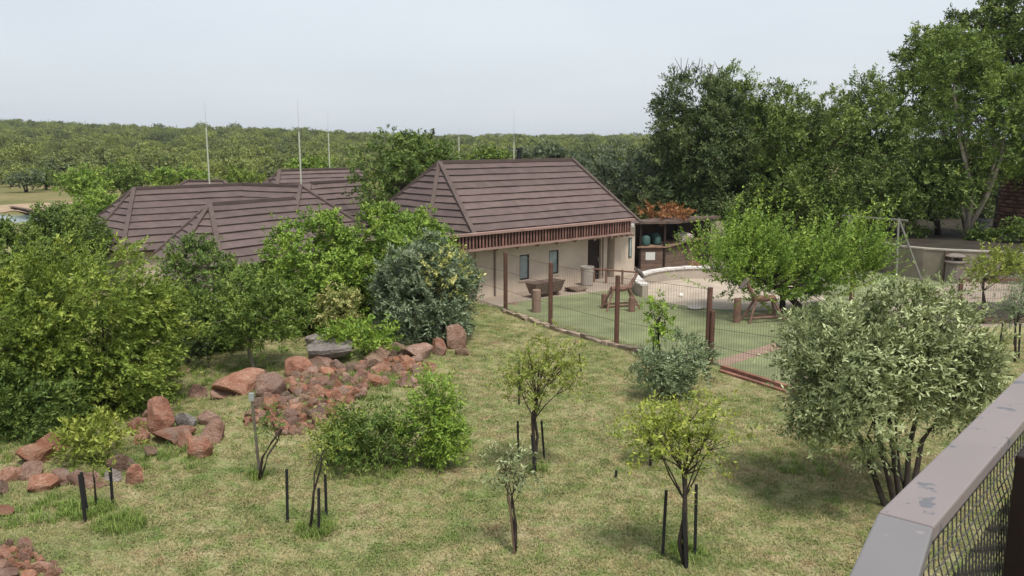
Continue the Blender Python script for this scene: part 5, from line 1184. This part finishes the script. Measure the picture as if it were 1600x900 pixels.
# bushveld trees
vs_ = []
for i in range(6):
    rg2 = np.random.default_rng(600 + i); flat_top = i in (2, 4)
    r = np.array([2.5, 2.5, 1.7]) if not flat_top else np.array([3.0, 3.0, 1.1]); zc_ = 1.9 if not flat_top else 3.0
    L = lobes_in((0, 0, zc_), r, 7, rg2, flat=0.2)
    v, f, lv, C = leaves(L, dict(ll=0.32, lw=0.19, nl=6, tl=0.4, nc=130, k=1.9, up=0.6, cj=0.16, deep=0.7), 700 + i)
    mb = MB(); skeleton(mb, (0, 0, 0), (0.1, 0, zc_ - r[2] * 0.5), C, rg2, 7, 0.13, stems=2)
    me = fast_mesh('veld_bush', v, f, lv); me.materials.append(LM['veld'])
    bmx = bmesh.new(); bmx.from_mesh(me); tm_ = bpy.data.meshes.new('t'); tm_.from_pydata(mb.v, [], mb.f); n0 = len(bmx.faces); bmx.from_mesh(tm_)
    bmx.faces.ensure_lookup_table()
    for fcx in bmx.faces[n0:]: fcx.material_index = 1
    bmx.to_mesh(me); bmx.free(); me.materials.append(bark_d)
    o = bpy.data.objects.new('c_veld_bush%d' % i, me); src.objects.link(o); vs_.append(me)
n = 19500
Yv = 92 + (720 - 92) * np.sqrt(rng.random(n)) * 1.0; Xv = Yv * rng.uniform(-0.85, 0.75, n)
ra_ = Xv / Yv; clear = ((ra_ < -0.5) & (Yv < 128)) | ((np.abs(ra_ + 0.32) < 0.05) & (Yv < 120)) | (Yv < 100) & (rng.random(n) < 0.5)
clear |= (ra_ > 0.3) & (rng.random(n) < 0.6)
Xv, Yv = Xv[~clear], Yv[~clear]; sv = rng.uniform(0.45, 1.0, len(Xv)) * np.where(rng.random(len(Xv)) < 0.1, 1.5, 1)
sv = np.where((rng.random(len(Xv)) < 0.05) & (Yv > 500), sv * 1.45, sv); rv = rng.random(len(Xv)) * 6.283; iv = rng.choice(6, len(Xv), p=[.22, .22, .1, .22, .06, .18])
near = (Yv < 205) & (Xv / Yv > -0.66) & (Xv / Yv < 0.12)
order = np.where(near)[0][np.argsort(Yv[near])][:230]; ind = np.zeros(len(Xv), bool); ind[order] = True
for j in order:
    o = link('veld_bush', vs_[iv[j]], None, loc=(Xv[j], Yv[j], gz1(Xv[j], Yv[j]) - 0.05)); o.scale = (sv[j],) * 3; o.rotation_euler.z = rv[j]
    tag(o, 'rounded green bush in the thicket at the foot of the bushveld hillside', 'bush', 'bushes at the foot of the hillside')
Xv, Yv, sv, rv, iv = (a[~ind] for a in (Xv, Yv, sv, rv, iv))
tag(scatter('bushveld', np.stack([Xv, Yv, gz(Xv, Yv) - 0.05], 1), sv, rv, iv, src), 'dense bushveld thicket covering the far hillside', 'thicket', kind='stuff')
# nearer veld trees that stand apart
for (u0, u1, v0, v1, Y, mt, sd2, lab) in ((10, 66, 268, 290, 118, 'greydark', 501, 'flat topped grey green thorn tree with bare forked trunk by the dam'), (54, 88, 264, 296, 124, 'mid', 502, 'small upright green tree beside the thorn tree by the dam'),
        (92, 182, 264, 312, 84, 'bright', 503, 'large rounded fresh green tree above the bush by the dam'), (150, 250, 258, 308, 92, 'mid', 504, 'large dark green rounded tree behind the left lodge roof'), (238, 325, 260, 292, 88, 'bright', 505, 'low spreading light green tree behind the lodge ridge'),
        (342, 412, 266, 292, 90, 'yg', 506, 'yellow green tree behind the lodge front mast'), (452, 520, 246, 275, 100, 'bright', 507, 'fresh green tree behind the distant hall roof'), (720, 800, 232, 262, 78, 'mid', 508, 'green tree behind the left part of the house ridge'), (790, 890, 226, 262, 82, 'greydark', 509, 'grey green tree behind the right part of the house ridge')):
    c_ = cpx(u0, u1, v0, v1, Y, 0.9); plant('veld_tree', lab, 'tree', (c_[0][0], Y, gz1(c_[0][0], Y)), [c_], dict(ll=0.32, lw=0.17, nl=7, tl=0.6, nc=170, k=2.8, up=0.5, cj=0.25, deep=0.4), LM[mt], bark_d, sd2, 'trees behind the lodge', 0.16, stems=2, limbs=10)

# ------------------------------------------------------------------ deck railing
def paint(name, base, under, lo, hi, sc1):
    m, nt, b = nodes(name); n1 = noise(nt, sc1, 5, 0.62, 'Position'); n2 = noise(nt, 90, 4, 0.6, 'Position'); n3 = noise(nt, 6, 4, 0.6, 'Position')
    msk = ramp(nt, n1.outputs['Fac'], [(lo, (0, 0, 0)), (hi, (1, 1, 1))]).outputs[0]
    c = mixc(nt, msk, base, under); c = mixc(nt, 0.5, c, ramp(nt, n3.outputs['Fac'], [(0.3, (0.88, 0.88, 0.88)), (0.7, (1.08, 1.08, 1.08))]).outputs[0], 'MULTIPLY')
    nt.links.new(c, b.inputs['Base Color']); b.inputs['Roughness'].default_value = 0.5; bump(nt, b, msk, 0.25, 0.002); return m
ZR_ = 6.38
J1, J2 = H(1372, 800, ZR_), H(1459, 823, ZR_)
def hd(vpx): x = (vpx - 800) / FPX / (CP + 228 / FPX * SP); d = np.array([x, 1, 0]); return d / np.linalg.norm(d)
df, dn = hd(1969), hd(1640)
rail = thing('deck_railing', 'grey painted deck railing with wide flat cap and wire mesh infill', 'railing', (J1[0], J1[1], 5.38))
def cap_seg(a, b_, d, L, mat, th=0.03):
    c, e = b_ + d * L, a + d * L; lo = np.array([0, 0, th])
    pts = [a, b_, c, e] if L > 0 else [e, c, b_, a]
    return MB().box8([p - lo for p in pts] + pts).build('cap', mat, rail, bevel=0.004)
cap_seg(J1 + df * 0.0015, J2 + df * 0.0015, df, 2.6, paint('rail_paint_pink', (0.222, 0.188, 0.184), (0.125, 0.125, 0.135), 0.60, 0.615, 13))
cap_seg(J1 - dn * 0.0015, J2 - dn * 0.0015, dn, -1.7, paint('rail_paint_grey', (0.175, 0.165, 0.168), (0.25, 0.22, 0.22), 0.66, 0.68, 22))
jm = nlerp(J1, J2, 0.72); zt = ZR_ - 0.03
def line_pts(d, L0, L1, step): return [jm + d * s for s in np.arange(L0, L1, step)]
def wire_net(d, L):
    mb = MB(); z1_, z2_, z3_ = zt - 0.012, zt - 0.10, 5.45
    q0, q1 = jm + d * min(0, L), jm + d * max(0, L); n_ = int(abs(L) / 0.03)
    mb.tube([(*q0[:2], z1_), (*q1[:2], z1_)], 0.004, 5)
    inw = np.array([d[1], -d[0], 0]) * 0.02
    for i in range(n_):
        s = L * (i + 0.5) / n_; a = jm + d * s
        mb.tube([(*a[:2], z1_), (*(a + inw * 0.3)[:2], z2_ + 0.01), (*(a + inw)[:2], z2_ - 0.03), (*(a + inw)[:2], z3_)], 0.0016, 4, cap=False)
    for k in range(34):
        z = z1_ - 0.035 - k * 0.026; ii_ = inw * min(1, k / 4)
        mb.tube([(*(q0 + ii_)[:2], z), (*(q1 + ii_)[:2], z)], 0.0015, 4, cap=False)
    # woven slant wires below the bend
    for i in range(-20, n_, 1):
        s0_ = 0.024 * i; s1_ = s0_ + 0.45
        lo_, hi_ = max(0, s0_), min(abs(L), s1_)
        if hi_ <= lo_: continue
        f0_, f1_ = (lo_ - s0_) / 0.45, (hi_ - s0_) / 0.45; sg = 1 if L > 0 else -1
        a, c = jm + d * lo_ * sg + inw * 1.15, jm + d * hi_ * sg + inw * 1.15; zz0 = z2_ - 0.03
        mb.tube([(*a[:2], zz0 - f0_ * 0.86), (*c[:2], zz0 - f1_ * 0.86)], 0.0016, 4, cap=False)
    mb.build('wire_mesh', plain('rail_wire', (0.075, 0.072, 0.07), 0.5, 0.2, 5), rail)['kind'] = 'stuff'
wire_net(df, 2.4); wire_net(dn, -1.6)
post_d = plain('rail_post', (0.016, 0.009, 0.0075), 0.55, 0.2, 4, bmp=0.05)
for (d, s) in ((df, 0.60), (df, 2.0), (dn, -1.2)):
    q = jm + d * s + np.array([d[1], -d[0], 0]) * 0.09
    MB().box((q[0], q[1], (5.38 + zt) / 2 - 0.001), (0.1, 0.1, zt - 5.38 - 0.004), math.atan2(d[1], d[0])).build('post', post_d, rail, bevel=0.004)
dk = [tuple((jm - dn * 1.9)[:2]), (3.4, -2.2), (3.8, 1.6), tuple((jm + df * 2.7)[:2]), tuple(jm[:2])]
deck = MB().prism(dk, 5.2, 5.378).build('deck_floor', wood, None); deck['kind'] = 'structure'
for q in ((2.6, 1.2), (0.4, -0.6), (2.8, -1.8)): MB().tube([(q[0], q[1], -0.05), (q[0], q[1], 5.2)], 0.12, 10).build('deck_column', post_d, deck, off=(0, 0, 0))

# ------------------------------------------------------------------ air
m = bpy.data.materials.new('haze'); m.use_nodes = True; nt = m.node_tree; nt.nodes.clear()
mo = nt.nodes.new('ShaderNodeOutputMaterial'); pv = nt.nodes.new('ShaderNodeVolumePrincipled'); nt.links.new(pv.outputs[0], mo.inputs['Volume'])
pv.inputs['Color'].default_value = (0.86, 0.92, 1.0, 1); pv.inputs['Density'].default_value = 0.00014; pv.inputs['Anisotropy'].default_value = 0.2
hz = MB().box((0, 3300, 24), (10600, 7800, 55)).build('haze', m, None); tag(hz, 'thin pale air over the whole view', 'haze', kind='stuff')
